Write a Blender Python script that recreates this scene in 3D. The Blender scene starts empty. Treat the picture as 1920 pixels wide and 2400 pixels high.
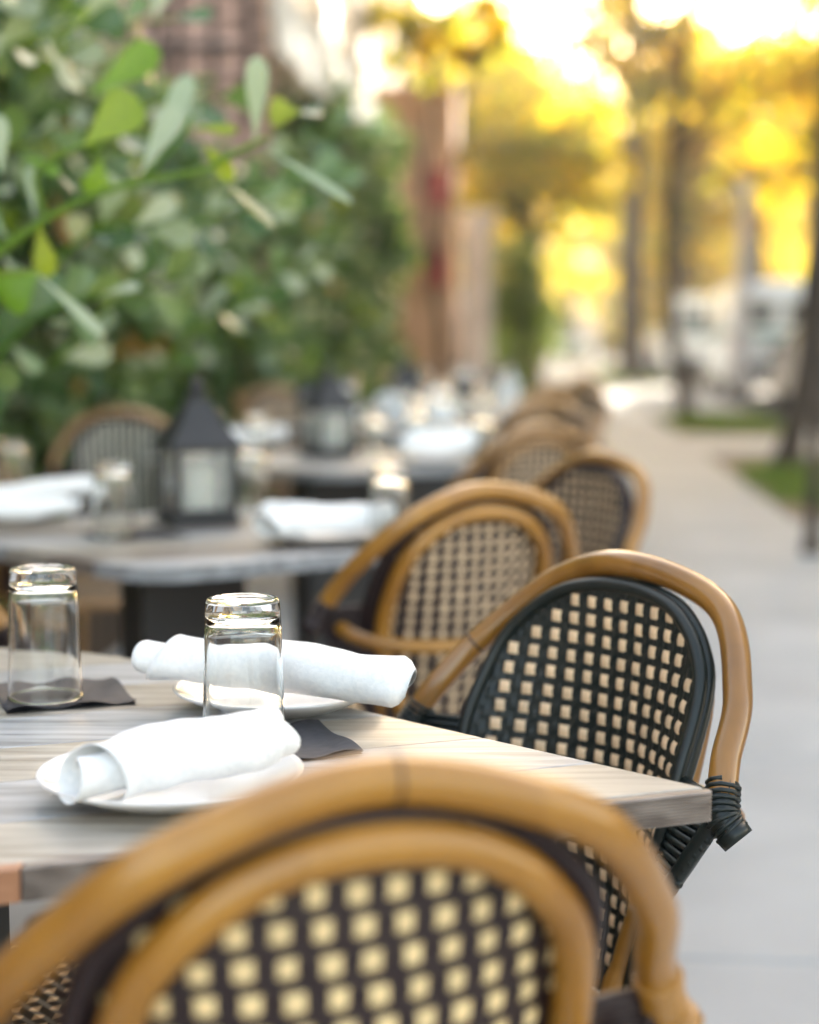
import bpy, math, random
import numpy as np
from mathutils import Vector, Matrix
rnd = random.Random(7)
S = bpy.context.scene
C = S.collection
R = math.radians

# ------------------------------------------------------------------ camera, sky, sun, exposure
cam = bpy.data.objects.new('camera', bpy.data.cameras.new('camera'))
C.objects.link(cam)
cam.location = (0, 0, 1.11)
cam.rotation_euler = (R(90) - math.atan(410 / 4000), 0, 0)
cam.data.sensor_fit = 'VERTICAL'
cam.data.sensor_height = 30
cam.data.lens = 50
cam.data.clip_start = .05
cam.data.clip_end = 2000
cam.data.dof.use_dof = True
cam.data.dof.focus_distance = 1.49
cam.data.dof.aperture_fstop = 2.0
S.camera = cam
SUN_AZ, SUN_EL = 25, 18            # degrees right of the view, above the horizon
w = bpy.data.worlds.new('World')
S.world = w
w.use_nodes = True
nt = w.node_tree
sky = nt.nodes.new('ShaderNodeTexSky')
sky.sky_type = 'NISHITA'
sky.sun_disc = False
sky.sun_elevation = R(SUN_EL)
sky.sun_rotation = R(SUN_AZ)
sky.dust_density = 3.0
sky.ozone_density = .6
tint = nt.nodes.new('ShaderNodeMix')
tint.data_type = 'RGBA'; tint.blend_type = 'MULTIPLY'
tint.inputs[0].default_value = 1
tint.inputs[7].default_value = (1.0, .85, .69, 1)      # camera white balance for open shade
nt.links.new(sky.outputs[0], tint.inputs[6])
nt.links.new(tint.outputs[2], nt.nodes['Background'].inputs[0])
nt.nodes['Background'].inputs[1].default_value = .15
sd = bpy.data.lights.new('sun', 'SUN')
sd.energy = 4.5
sd.angle = R(.6)
sd.color = (1, .93, .80)
sun = bpy.data.objects.new('sun', sd)
C.objects.link(sun)
dv = Vector((math.sin(R(SUN_AZ)) * math.cos(R(SUN_EL)), math.cos(R(SUN_AZ)) * math.cos(R(SUN_EL)), math.sin(R(SUN_EL))))
sun.rotation_euler = dv.to_track_quat('Z', 'Y').to_euler()
sun.location = dv * 60
S.view_settings.view_transform = 'Standard'
S.view_settings.look = 'None'
S.view_settings.gamma = 1
S.view_settings.use_curve_mapping = False
S.view_settings.exposure = 3.12
S.cycles.use_denoising = True
S.cycles.max_bounces = 10
S.cycles.transmission_bounces = 8
S.cycles.transparent_max_bounces = 8
S.cycles.sample_clamp_indirect = 6

# ------------------------------------------------------------------ materials
def mat(name, col, rough=.5, spec=.5, coat=0, metal=0, trans=0, ior=1.5):
    m = bpy.data.materials.new(name); m.use_nodes = True
    b = m.node_tree.nodes['Principled BSDF']
    b.inputs['Base Color'].default_value = (*col, 1)
    b.inputs['Roughness'].default_value = rough
    b.inputs['Specular IOR Level'].default_value = spec
    b.inputs['Coat Weight'].default_value = coat
    b.inputs['Coat Roughness'].default_value = .12
    b.inputs['Metallic'].default_value = metal
    b.inputs['Transmission Weight'].default_value = trans
    b.inputs['IOR'].default_value = ior
    return m
def N(m, t): return m.node_tree.nodes.new(t)
def L(m, a, b): m.node_tree.links.new(a, b)
def ramp_noise(m, c0, c1, scale, p0=.35, p1=.65, detail=6, stretch=(1, 1, 1), rot=0, mid=None, rough=None, bump=0, island=0):
    """colour from stretched noise in object space, with optional bump"""
    b = m.node_tree.nodes['Principled BSDF']
    tc = N(m, 'ShaderNodeTexCoord'); mp = N(m, 'ShaderNodeMapping')
    mp.inputs['Scale'].default_value = stretch
    mp.inputs['Rotation'].default_value = (0, 0, rot)
    no = N(m, 'ShaderNodeTexNoise'); no.inputs['Scale'].default_value = scale; no.inputs['Detail'].default_value = detail
    no.inputs['Distortion'].default_value = .4
    cr = N(m, 'ShaderNodeValToRGB')
    cr.color_ramp.elements[0].position = p0; cr.color_ramp.elements[0].color = (*c0, 1)
    cr.color_ramp.elements[1].position = p1; cr.color_ramp.elements[1].color = (*c1, 1)
    if mid:
        e = cr.color_ramp.elements.new((p0 + p1) / 2); e.color = (*mid, 1)
    L(m, tc.outputs['Object'], mp.inputs[0]); L(m, mp.outputs[0], no.inputs[0]); L(m, no.outputs[0], cr.inputs[0])
    out = cr.outputs[0]
    if island:
        oi = N(m, 'ShaderNodeObjectInfo'); hs = N(m, 'ShaderNodeHueSaturation')
        mr = N(m, 'ShaderNodeMapRange'); mr.inputs[3].default_value = 1 - island; mr.inputs[4].default_value = 1 + island
        L(m, oi.outputs['Random'], mr.inputs[0]); L(m, mr.outputs[0], hs.inputs['Value']); L(m, out, hs.inputs['Color'])
        out = hs.outputs[0]
    L(m, out, b.inputs['Base Color'])
    if bump:
        bp = N(m, 'ShaderNodeBump'); bp.inputs['Strength'].default_value = bump; bp.inputs['Distance'].default_value = .002
        L(m, no.outputs[0], bp.inputs['Height']); L(m, bp.outputs[0], b.inputs['Normal'])
    return m
M = {}
def rattan(name, a, b_):
    m = mat(name, a, .34, .5, coat=.6); m.node_tree.nodes['Principled BSDF'].inputs['Coat Roughness'].default_value = .14
    return ramp_noise(m, a, b_, 14, .25, .75, 9, (1, 1, .3), bump=.12)
M['rattan'] = rattan('golden_rattan', (.21, .085, .006), (.40, .185, .014))
M['rattan_brown'] = rattan('brown_rattan', (.24, .115, .030), (.36, .19, .06))
M['rattan_mid'] = rattan('mid_brown_rattan', (.16, .066, .008), (.31, .14, .018))
M['dark'] = mat('black_green_wicker', (.008, .013, .012), .36, .4)
M['dark2'] = mat('brown_reflection_wicker', (.020, .011, .012), .36, .4)  # purple-brown reflection on the nearest chair's strands put into the colour
M['cream'] = ramp_noise(mat('cream_wicker', (.6, .4, .2), .45), (.62, .42, .245), (.78, .58, .37), 60, island=.12)
M['cream2'] = ramp_noise(mat('pale_yellow_wicker', (.6, .45, .2), .45), (.62, .46, .22), (.78, .60, .32), 60, island=.1)
M['linen'] = ramp_noise(mat('white_linen', (.84, .84, .83), .85, .2), (.80, .81, .81), (.88, .88, .87), 220, bump=.25)
M['linen'].node_tree.nodes['Principled BSDF'].inputs['Subsurface Weight'].default_value = .15
M['linen'].node_tree.nodes['Principled BSDF'].inputs['Subsurface Radius'].default_value = (.01, .01, .01)
M['china'] = mat('white_porcelain', (.82, .81, .80), .12, .5, coat=.3)
M['glass'] = mat('clear_glass', (.97, .985, .98), .0, .5, trans=1, ior=1.5)
M['pane'] = mat('lantern_glass', (.88, .90, .89), .13, .5, trans=.86, ior=1.2)
M['paper'] = ramp_noise(mat('black_paper', (.03, .03, .035), .7), (.028, .028, .034), (.045, .044, .052), 90, bump=.2)
M['lantern'] = mat('grey_black_metal', (.022, .022, .024), .5, .5)
M['candle'] = mat('white_wax', (.78, .76, .66), .4)
M['candle'].node_tree.nodes['Principled BSDF'].inputs['Subsurface Weight'].default_value = .3
M['iron'] = mat('black_iron', (.03, .03, .032), .5)
GR = R(21.2)
def plank(name, a, b_, c_):
    m = mat(name, a, .36, .5)
    ramp_noise(m, a, b_, 5.5, .28, .72, 9, (1, 13, 13), -GR, mid=c_, bump=.35, island=.10)
    # a second, finer grain
    nt_ = m.node_tree
    return m
M['plank_grey'] = plank('weathered_grey_plank', (.16, .158, .160), (.46, .468, .485), (.33, .338, .348))
M['plank_tan'] = plank('weathered_tan_plank', (.20, .165, .125), (.46, .43, .375), (.34, .31, .265))
M['plank_rust'] = plank('reddish_plank', (.28, .13, .07), (.45, .25, .15), (.36, .18, .10))
M['plank_edge'] = plank('ribbed_grey_plank', (.11, .085, .07), (.29, .245, .21), (.20, .165, .14))
M['bark'] = ramp_noise(mat('grey_brown_bark', (.12, .09, .07), .9, .2), (.032, .024, .019), (.105, .08, .062), 6, stretch=(3, 3, .7), bump=.9)
M['bark_pale'] = ramp_noise(mat('pale_bark', (.26, .22, .19), .9, .2), (.16, .13, .11), (.32, .27, .235), 5, stretch=(3, 3, .7), bump=.8)
M['concrete'] = ramp_noise(mat('grey_concrete', (.38, .38, .38), .85, .25), (.33, .33, .328), (.445, .445, .44), 1.6, .32, .68, 14, bump=.5, island=.05)
M['asphalt'] = ramp_noise(mat('asphalt', (.06, .06, .06), .85, .3), (.045, .045, .048), (.085, .083, .082), 2, detail=12)
M['soil'] = ramp_noise(mat('dry_soil', (.12, .09, .06), .95), (.10, .075, .045), (.19, .15, .10), 4)
M['land'] = ramp_noise(mat('ground', (.15, .13, .10), .95), (.10, .09, .06), (.20, .18, .14), .2)

def leafmat(name, col, tcol, var=.25, tmix=.5, rough=.35, huev=.03):
    m = bpy.data.materials.new(name); m.use_nodes = True
    b = m.node_tree.nodes['Principled BSDF']; out = m.node_tree.nodes['Material Output']
    b.inputs['Roughness'].default_value = rough
    geo = N(m, 'ShaderNodeNewGeometry'); oi = N(m, 'ShaderNodeObjectInfo')
    ad = N(m, 'ShaderNodeMath'); ad.operation = 'ADD'; fr = N(m, 'ShaderNodeMath'); fr.operation = 'FRACT'
    L(m, geo.outputs['Random Per Island'], ad.inputs[0]); L(m, oi.outputs['Random'], ad.inputs[1]); L(m, ad.outputs[0], fr.inputs[0])
    mv = N(m, 'ShaderNodeMapRange'); mv.inputs[3].default_value = 1 - var; mv.inputs[4].default_value = 1 + var
    mh = N(m, 'ShaderNodeMapRange'); mh.inputs[3].default_value = .5 + huev; mh.inputs[4].default_value = .5 - huev
    L(m, fr.outputs[0], mv.inputs[0]); L(m, fr.outputs[0], mh.inputs[0])
    outs = []
    for c in (col, tcol):
        hs = N(m, 'ShaderNodeHueSaturation'); hs.inputs['Color'].default_value = (*c, 1)
        L(m, mv.outputs[0], hs.inputs['Value']); L(m, mh.outputs[0], hs.inputs['Hue']); outs.append(hs.outputs[0])
    L(m, outs[0], b.inputs['Base Color'])
    tr = N(m, 'ShaderNodeBsdfTranslucent'); L(m, outs[1], tr.inputs[0])
    mx = N(m, 'ShaderNodeMixShader'); mx.inputs[0].default_value = tmix
    L(m, b.outputs[0], mx.inputs[1]); L(m, tr.outputs[0], mx.inputs[2]); L(m, mx.outputs[0], out.inputs[0])
    return m
M['clusia'] = leafmat('leathery_green_leaf', (.125, .20, .085), (.20, .34, .05), .45, .26, .23)
M['clusia_old'] = leafmat('yellowing_leaf', (.30, .17, .03), (.5, .3, .03), .3, .3)
M['clusia_new'] = leafmat('fresh_green_leaf', (.15, .24, .02), (.32, .50, .02), .12, .5, .3)
M['clusia_pale'] = leafmat('pale_leaf_underside', (.42, .48, .33), (.30, .40, .12), .15, .3, .4)
M['leaf_olive'] = leafmat('olive_tree_leaf', (.10, .11, .025), (.58, .55, .035), .5, .5, .5)
M['leaf_gold_glow'] = leafmat('glow_gold_leaf', (.26, .20, .015), (.92, .72, .015), .45, .66, .5)  # sunlight passing through the crowns is put into this yellow
M['leaf_orange_glow'] = leafmat('glow_orange_leaf', (.22, .14, .035), (.74, .50, .05), .45, .55, .5)  # same backlight, painted in as orange
M['leaf_green'] = leafmat('green_tree_leaf', (.05, .09, .018), (.24, .34, .03), .35, .5, .5)
M['grass'] = leafmat('grass_blade', (.10, .17, .03), (.22, .34, .04), .35, .35, .6)

# ------------------------------------------------------------------ mesh helpers
class MB:
    def __init__(s): s.v = []; s.f = []; s.m = []
    def add(s, v, f, mi=0):
        o = len(s.v); s.v += [tuple(p) for p in v]; s.f += [tuple(i + o for i in q) for q in f]; s.m += [mi] * len(f)
        return s
    def box(s, c, d, rz=0, mi=0, taper=1):
        x, y, z = d[0] / 2, d[1] / 2, d[2] / 2; cs, sn = math.cos(rz), math.sin(rz); vs = []
        for k in (-1, 1):
            t = taper if k > 0 else 1
            for a, b in ((-1, -1), (1, -1), (1, 1), (-1, 1)):
                px, py = a * x * t, b * y * t
                vs.append((c[0] + cs * px - sn * py, c[1] + sn * px + cs * py, c[2] + k * z))
        return s.add(vs, [(3, 2, 1, 0), (4, 5, 6, 7), (0, 1, 5, 4), (1, 2, 6, 5), (2, 3, 7, 6), (3, 0, 4, 7)], mi)
    def tube(s, pts, r, n=10, mi=0, flat=1, closed=False, cap=True):
        P = [Vector(p) for p in pts]; k = len(P); vs = []; up = None
        for i, p in enumerate(P):
            t = (P[(i + 1) % k] - P[i - 1]) if closed else (P[min(i + 1, k - 1)] - P[max(i - 1, 0)])
            t.normalize()
            if up is None:
                up = Vector((0, 0, 1)) if abs(t.z) < .9 else Vector((1, 0, 0))
            a = t.cross(up)
            if a.length < 1e-6: a = t.orthogonal()
            a.normalize(); b = a.cross(t).normalized(); up = b
            rr = r[i] if isinstance(r, (list, tuple)) else r
            for j in range(n):
                th = 2 * math.pi * j / n
                vs.append(p + a * (math.cos(th) * rr) + b * (math.sin(th) * rr * flat))
        fs = []
        for i in range(k if closed else k - 1):
            i2 = (i + 1) % k
            for j in range(n):
                j2 = (j + 1) % n
                fs.append((i * n + j, i * n + j2, i2 * n + j2, i2 * n + j))
        if cap and not closed:
            fs.append(tuple(range(n))[::-1]); fs.append(tuple((k - 1) * n + j for j in range(n)))
        return s.add(vs, fs, mi)
    def lathe(s, prof, n=32, c=(0, 0, 0), mi=0, wob=0):
        vs = []; fs = []; k = len(prof)
        for i, (r, z) in enumerate(prof):
            for j in range(n):
                a = 2 * math.pi * j / n
                vs.append((c[0] + r * math.cos(a), c[1] + r * math.sin(a), c[2] + z))
        for i in range(k - 1):
            for j in range(n):
                j2 = (j + 1) % n
                fs.append((i * n + j, i * n + j2, (i + 1) * n + j2, (i + 1) * n + j))
        if prof[0][0] > 1e-5: fs.append(tuple(range(n))[::-1])
        if prof[-1][0] > 1e-5: fs.append(tuple((k - 1) * n + j for j in range(n)))
        return s.add(vs, fs, mi)
    def prism(s, poly, z0, z1, mi=0):
        n = len(poly)
        vs = [(x, y, z0) for x, y in poly] + [(x, y, z1) for x, y in poly]
        return s.add(vs, [tuple(range(n))[::-1], tuple(range(n, 2 * n))] + [(i, (i + 1) % n, (i + 1) % n + n, i + n) for i in range(n)], mi)
    def mesh(s, name, mats, smooth=True):
        me = bpy.data.meshes.new(name); me.from_pydata(s.v, [], s.f)
        for m in (mats if isinstance(mats, (list, tuple)) else [mats]): me.materials.append(M[m] if isinstance(m, str) else m)
        if any(s.m): me.polygons.foreach_set('material_index', s.m)
        if smooth: me.polygons.foreach_set('use_smooth', [True] * len(s.f))
        me.update(); return me
    def build(s, name, mats, parent=None, smooth=True, kind=None, auto=None):
        me = s.mesh(name, mats, smooth)
        if auto: me.set_sharp_from_angle(angle=R(auto))
        return put(name, me, parent, kind)
def put(name, me, parent=None, kind=None, mx=None):
    o = bpy.data.objects.new(name, me); C.objects.link(o)
    if parent is not None: o.parent = parent
    if kind: o['kind'] = kind
    if mx is not None: o.matrix_local = mx
    return o
def tag(o, label, cat, group=None):
    o['label'] = label; o['category'] = cat
    if group: o['group'] = group
    return o
def thing(name, label, cat, loc=(0, 0, 0), rz=0, group=None):
    o = bpy.data.objects.new(name, None); C.objects.link(o); o.empty_display_size = .1
    o.location = loc; o.rotation_euler = (0, 0, rz)
    return tag(o, label, cat, group)
def copy_tree(o, label=None, loc=None, rz=None, parent=None):
    c = o.copy(); C.objects.link(c)
    if parent is not None: c.parent = parent
    for ch in list(o.children): copy_tree(ch, parent=c)
    if label: c['label'] = label
    if loc is not None: c.location = loc
    if rz is not None: c.rotation_euler = (0, 0, rz)
    return c
def catmull(P, n=10):
    P = [Vector(p) for p in P]; P = [2 * P[0] - P[1]] + P + [2 * P[-1] - P[-2]]; out = []
    for i in range(1, len(P) - 2):
        a, b, c, d = P[i - 1:i + 3]
        for k in range(n):
            t = k / n
            out.append(.5 * ((2 * b) + (c - a) * t + (2 * a - 5 * b + 4 * c - d) * t * t + (3 * b - a - 3 * c + d) * t ** 3))
    return out + [P[-2]]
TH = math.atan(.08)                                     # the street runs a little to the right of the view
def st(u, v, z=0): return (v * math.cos(TH) + u * math.sin(TH), -v * math.sin(TH) + u * math.cos(TH), z)
def lerp(x, xs, ys): return float(np.interp(x, xs, ys))

# ------------------------------------------------------------------ ground, pavement, road
def ground_quad(name, u0, u1, v0, v1, z, m):
    b = MB(); b.add([st(u0, v0, z), st(u0, v1, z), st(u1, v1, z), st(u1, v0, z)], [(0, 1, 2, 3)])
    o = b.build(name, m, smooth=False); o['kind'] = 'structure'; return o
g = MB(); g.add([(-500, -60, -.16), (500, -60, -.16), (500, 900, -.16), (-500, 900, -.16)], [(0, 1, 2, 3)])
g.build('ground', 'land', smooth=False, kind='structure')
pv = bpy.data.objects.new('pavement', None); C.objects.link(pv); pv['kind'] = 'structure'
sub = MB(); sub.prism([st(-6, -4.2)[:2], st(-6, 2.95)[:2], st(140, 2.95)[:2], st(140, -4.2)[:2]], -.15, -.012)
sub.build('bedding', 'soil', pv, False)
slab = MB(); sx, sv = 1.5, 1.43
def slab_mesh(dx, dy):
    b = MB(); e = .006
    b.add([(-dx, -dy, -.05), (dx, -dy, -.05), (dx, dy, -.05), (-dx, dy, -.05), (-dx, -dy, -e), (dx, -dy, -e), (dx, dy, -e), (-dx, dy, -e),
           (-dx + e, -dy + e, 0), (dx - e, -dy + e, 0), (dx - e, dy - e, 0), (-dx + e, dy - e, 0)],
          [(0, 1, 5, 4), (1, 2, 6, 5), (2, 3, 7, 6), (3, 0, 4, 7), (4, 5, 9, 8), (5, 6, 10, 9), (6, 7, 11, 10), (7, 4, 8, 11), (8, 9, 10, 11)])
    return b.mesh('slab', 'concrete', False)
sm = slab_mesh(sv / 2 - .004, sx / 2 - .004)
PITS = [(10.9, 15.2, 1.52, 2.95), (20.3, 24.2, 1.52, 2.95), (41, 58, 1.52, 2.95)]   # (u0,u1,v0,v1) planted openings by the kerb
for i in range(24):
    for j in range(5):
        u, v = -4.5 + sx * (i + .5), -4.2 + sv * (j + .5)
        if j == 4 and any(a < u + .7 and u - .7 < b for a, b, _, _ in PITS): continue
        put('slab', sm, pv, mx=Matrix.Translation(st(u, v)) @ Matrix.Rotation(-TH, 4, 'Z'))
b = MB()
for j in range(5):
    v0 = -4.2 + sv * j
    for k in range(60):
        u0 = 31.5 + k * 1.8
        if j == 4 and any(a < u0 + 1.7 and u0 < c_ for a, c_, _, _ in PITS): continue
        b.prism([st(u0, v0 + .004)[:2], st(u0, v0 + sv - .004)[:2], st(u0 + 1.79, v0 + sv - .004)[:2], st(u0 + 1.79, v0 + .004)[:2]], -.05, 0)
b.build('slab', 'concrete', pv, False, kind='stuff')
ground_quad('road', -10, 260, 3.1, 11, -.13, 'asphalt')
b = MB()
for k in range(50):
    b.prism([st(-5 + k * 3, 2.955)[:2], st(-5 + k * 3, 3.1)[:2], st(-2.01 + k * 3, 3.1)[:2], st(-2.01 + k * 3, 2.955)[:2]], -.15, .002)
b.build('kerb', 'concrete', smooth=False, kind='structure')
for n_, (u0, u1, v0, v1) in enumerate(PITS):
    ground_quad('soil_bed', u0 - .1, u1 + .1, v0 - .03, v1 - .01, -.008, 'soil')
    b = MB(); cnt = (9000, 7000, 9000)[n_]
    for k in range(cnt):
        u, v = rnd.uniform(u0, u1), rnd.uniform(v0 + .02, v1 - .03)
        # an uneven patch, bare at its centre
        d = math.hypot((u - (u0 + u1) / 2) / ((u1 - u0) / 2), (v - (v0 + v1) / 2 - .1) / ((v1 - v0) / 2))
        if d > 1.12 + .15 * math.sin(u * 5 + v * 3): continue
        if n_ == 0 and d < .38 and rnd.random() < .8: continue
        h = rnd.uniform(.03, .09) * (1 + n_ * .3); a = rnd.uniform(0, 6.3); wd = .006 * (1 + 2 * n_); x, y, _ = st(u, v)
        lx, ly = rnd.gauss(0, .025), rnd.gauss(0, .025)
        b.add([(x - math.cos(a) * wd, y - math.sin(a) * wd, -.01), (x + math.cos(a) * wd, y + math.sin(a) * wd, -.01), (x + lx, y + ly, h)], [(0, 1, 2)])
    o = b.build('grass', 'grass', smooth=False); o['kind'] = 'stuff'
    tag(o, ['rough patch of green grass at the foot of the closest leaning tree', 'small green patch of grass around the thin tree leaning over the path',
            'long green patch of grass under the thick far trunk'][n_], 'grass')

# ------------------------------------------------------------------ rattan armchair
ZT = .880
HOOP = [(.221, .102, .702), (.209, .085, .731), (.184, .042, .782), (.115, -.007, .851), (0, 0, ZT)]
def surf(x, z, off=0):
    c = lerp(z, [.46, .57, .68, .78, .86], [4.6, 4.4, 3.1, 1.6, .8])
    return lerp(z, [.44, .56, .68, .80, .87], [.052, .036, .022, .013, .010]) + c * x * x + off
OUT = [(.098, .44), (.105, .50), (.122, .57), (.152, .68), (.1475, .77), (.125, .812), (.085, .843), (.040, .856), (0, .859)]
RING = [(.085, .45), (.096, .52), (.125, .60), (.138, .68), (.127, .765), (.098, .81), (.055, .838), (0, .847)]
def outline(pts, off, n=5):
    half = [(x, surf(x, z, off), z) for x, z in pts]
    return catmull(half + [(-x, y, z) for x, y, z in half[:-1][::-1]], n)
def halfw(z): return lerp(z, [p[1] for p in OUT], [p[0] for p in OUT])
CX, CZ = .0228, .0196                                     # weave pitch
def weave_base():
    """closely woven dark strands: ribbed sheet clipped to the arch, both faces"""
    nx, nz = 14 * 6, 22 * 4
    b = MB(); idx = {}; vs = []; fs = []
    def vert(i, k, side):
        key = (i, k, side)
        if key not in idx:
            x = (i - nx / 2) * CX / 6; z = .852 - k * CZ / 4
            rib = .0011 * abs(math.sin(math.pi * i / 2 + .35)) + .0010 * (1 if (k // 2 + i // 2) % 2 else 0)
            y = surf(x, z) + side * (.0016 + rib)
            idx[key] = len(vs); vs.append((x, y, z))
        return idx[key]
    for i in range(nx):
        for k in range(nz):
            xc = (i + .5 - nx / 2) * CX / 6; zc = .852 - (k + .5) * CZ / 4
            if abs(xc) > halfw(zc) - .002 or zc < .452: continue
            fs.append((vert(i, k, 1), vert(i, k + 1, 1), vert(i + 1, k + 1, 1), vert(i + 1, k, 1)))
            fs.append((vert(i, k, -1), vert(i + 1, k, -1), vert(i + 1, k + 1, -1), vert(i, k + 1, -1)))
    b.add(vs, fs); return b
def cream_cell(var, big=1.0):
    """one cream strand crossing over: two ribs, waisted where the dark strands pinch it"""
    b = MB(); r_ = random.Random(var)
    hw, hh = .0059 + r_.uniform(-.0004, .0004), .0057 + r_.uniform(-.0003, .0004)
    cols = [-1, -.52, 0, .52, 1]; rows = [-1, -.45, .45, 1]; hgt = [.0036, .0056, .0049, .0056, .0036]; vs = []; fs = []
    for side in (1, -1):
        for zi in rows:
            for ci, xi in enumerate(cols):
                wst = 1 - .16 * (1 - abs(zi)) * abs(xi); sk = .0003 * zi * (1 if abs(xi) < 1 else 0) * r_.uniform(.4, 1)
                hz = hgt[ci] * (1 if abs(zi) < 1 else .72)
                vs.append((xi * hw * wst, side * hz, zi * hh + sk + .0002 * xi * var * .5))
    for s_ in (0, 1):
        o = s_ * 20
        for a in range(3):
            for c in range(4):
                q = (o + a * 5 + c, o + a * 5 + c + 1, o + a * 5 + c + 6, o + a * 5 + c + 5)
                fs.append(q if s_ else q[::-1])
    b.add(vs, fs); return b
cells = []
for k in range(21):
    for i in range(14):
        x = (i - 6.5) * CX + .0035; z = .852 - .014 - k * CZ - .0
        if z < .47: continue
        if abs(x) > halfw(z) - .0112: continue
        cells.append((x, z))
cells_skew = []                                           # the nearest chair is woven a little off square
for k in range(21):
    for i in range(-4, 16):
        x = (i - 6.5) * CX + .0035 + .2 * CX * (k - 6); z = .852 - .014 - k * CZ
        if z > .47 and abs(x) < halfw(z) - .0125: cells_skew.append((x, z))
def cell_mx(x, z, jx=0, jz=0):
    y = surf(x, z); e = .002
    tx = Vector((1, (surf(x + e, z) - surf(x - e, z)) / (2 * e), 0)).normalized()
    tz = Vector((0, (surf(x, z + e) - surf(x, z - e)) / (2 * e), 1)).normalized()
    ny = tz.cross(tx).normalized(); tz = tx.cross(ny)
    return Matrix(((tx.x, ny.x, tz.x, x + jx), (tx.y, ny.y, tz.y, y), (tx.z, ny.z, tz.z, z + jz), (0, 0, 0, 1)))
VAR = 4
weave_mesh = {}
def seat_mb():
    """round-cornered woven seat pad, slightly dished"""
    b = MB(); n = 22; vs = []; fs = []; mi = []
    def ins(x, y): return (abs(x) / .205) ** 3.2 + (abs(y - .285) / .20) ** 3.2 < 1
    idx = {}
    def vt(i, k, s_):
        if (i, k, s_) not in idx:
            x = (i - n) * .0105; y = .06 + k * .0105
            z = .462 - .012 * (1 - min(1, ((x / .2) ** 2 + ((y - .28) / .2) ** 2))) + (.0016 if (i + k) % 2 else 0) - s_ * .012
            idx[(i, k, s_)] = len(vs); vs.append((x, y, z))
        return idx[(i, k, s_)]
    for i in range(2 * n):
        for k in range(44):
            if not ins((i + .5 - n) * .0105, .06 + (k + .5) * .0105): continue
            fs.append((vt(i, k, 0), vt(i + 1, k, 0), vt(i + 1, k + 1, 0), vt(i, k + 1, 0))); mi.append(1 if (i // 2 + k) % 2 and i % 2 else 0)
            fs.append((vt(i, k, 1), vt(i, k + 1, 1), vt(i + 1, k + 1, 1), vt(i + 1, k, 1))); mi.append(0)
    b.v = vs; b.f = fs; b.m = mi; return b
def coil(path, r, wr, turns, n=6):
    """thin strand wound round a tube path"""
    P = catmull(path, 6); k = int(turns * 9); out = []
    for i in range(k + 1):
        s_ = i / k * (len(P) - 1); a = int(min(s_, len(P) - 2)); p = P[a].lerp(P[a + 1], s_ - a)
        t = (P[a + 1] - P[a]).normalized(); u_ = t.orthogonal().normalized(); v_ = t.cross(u_)
        u2 = Vector((0, 0, 1)) - t * t.z
        if u2.length > .2: u_ = u2.normalized(); v_ = t.cross(u_)
        th = i / 9 * 2 * math.pi
        out.append(p + (u_ * math.cos(th) + v_ * math.sin(th)) * r)
    return MB().tube(out, wr, n)
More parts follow.
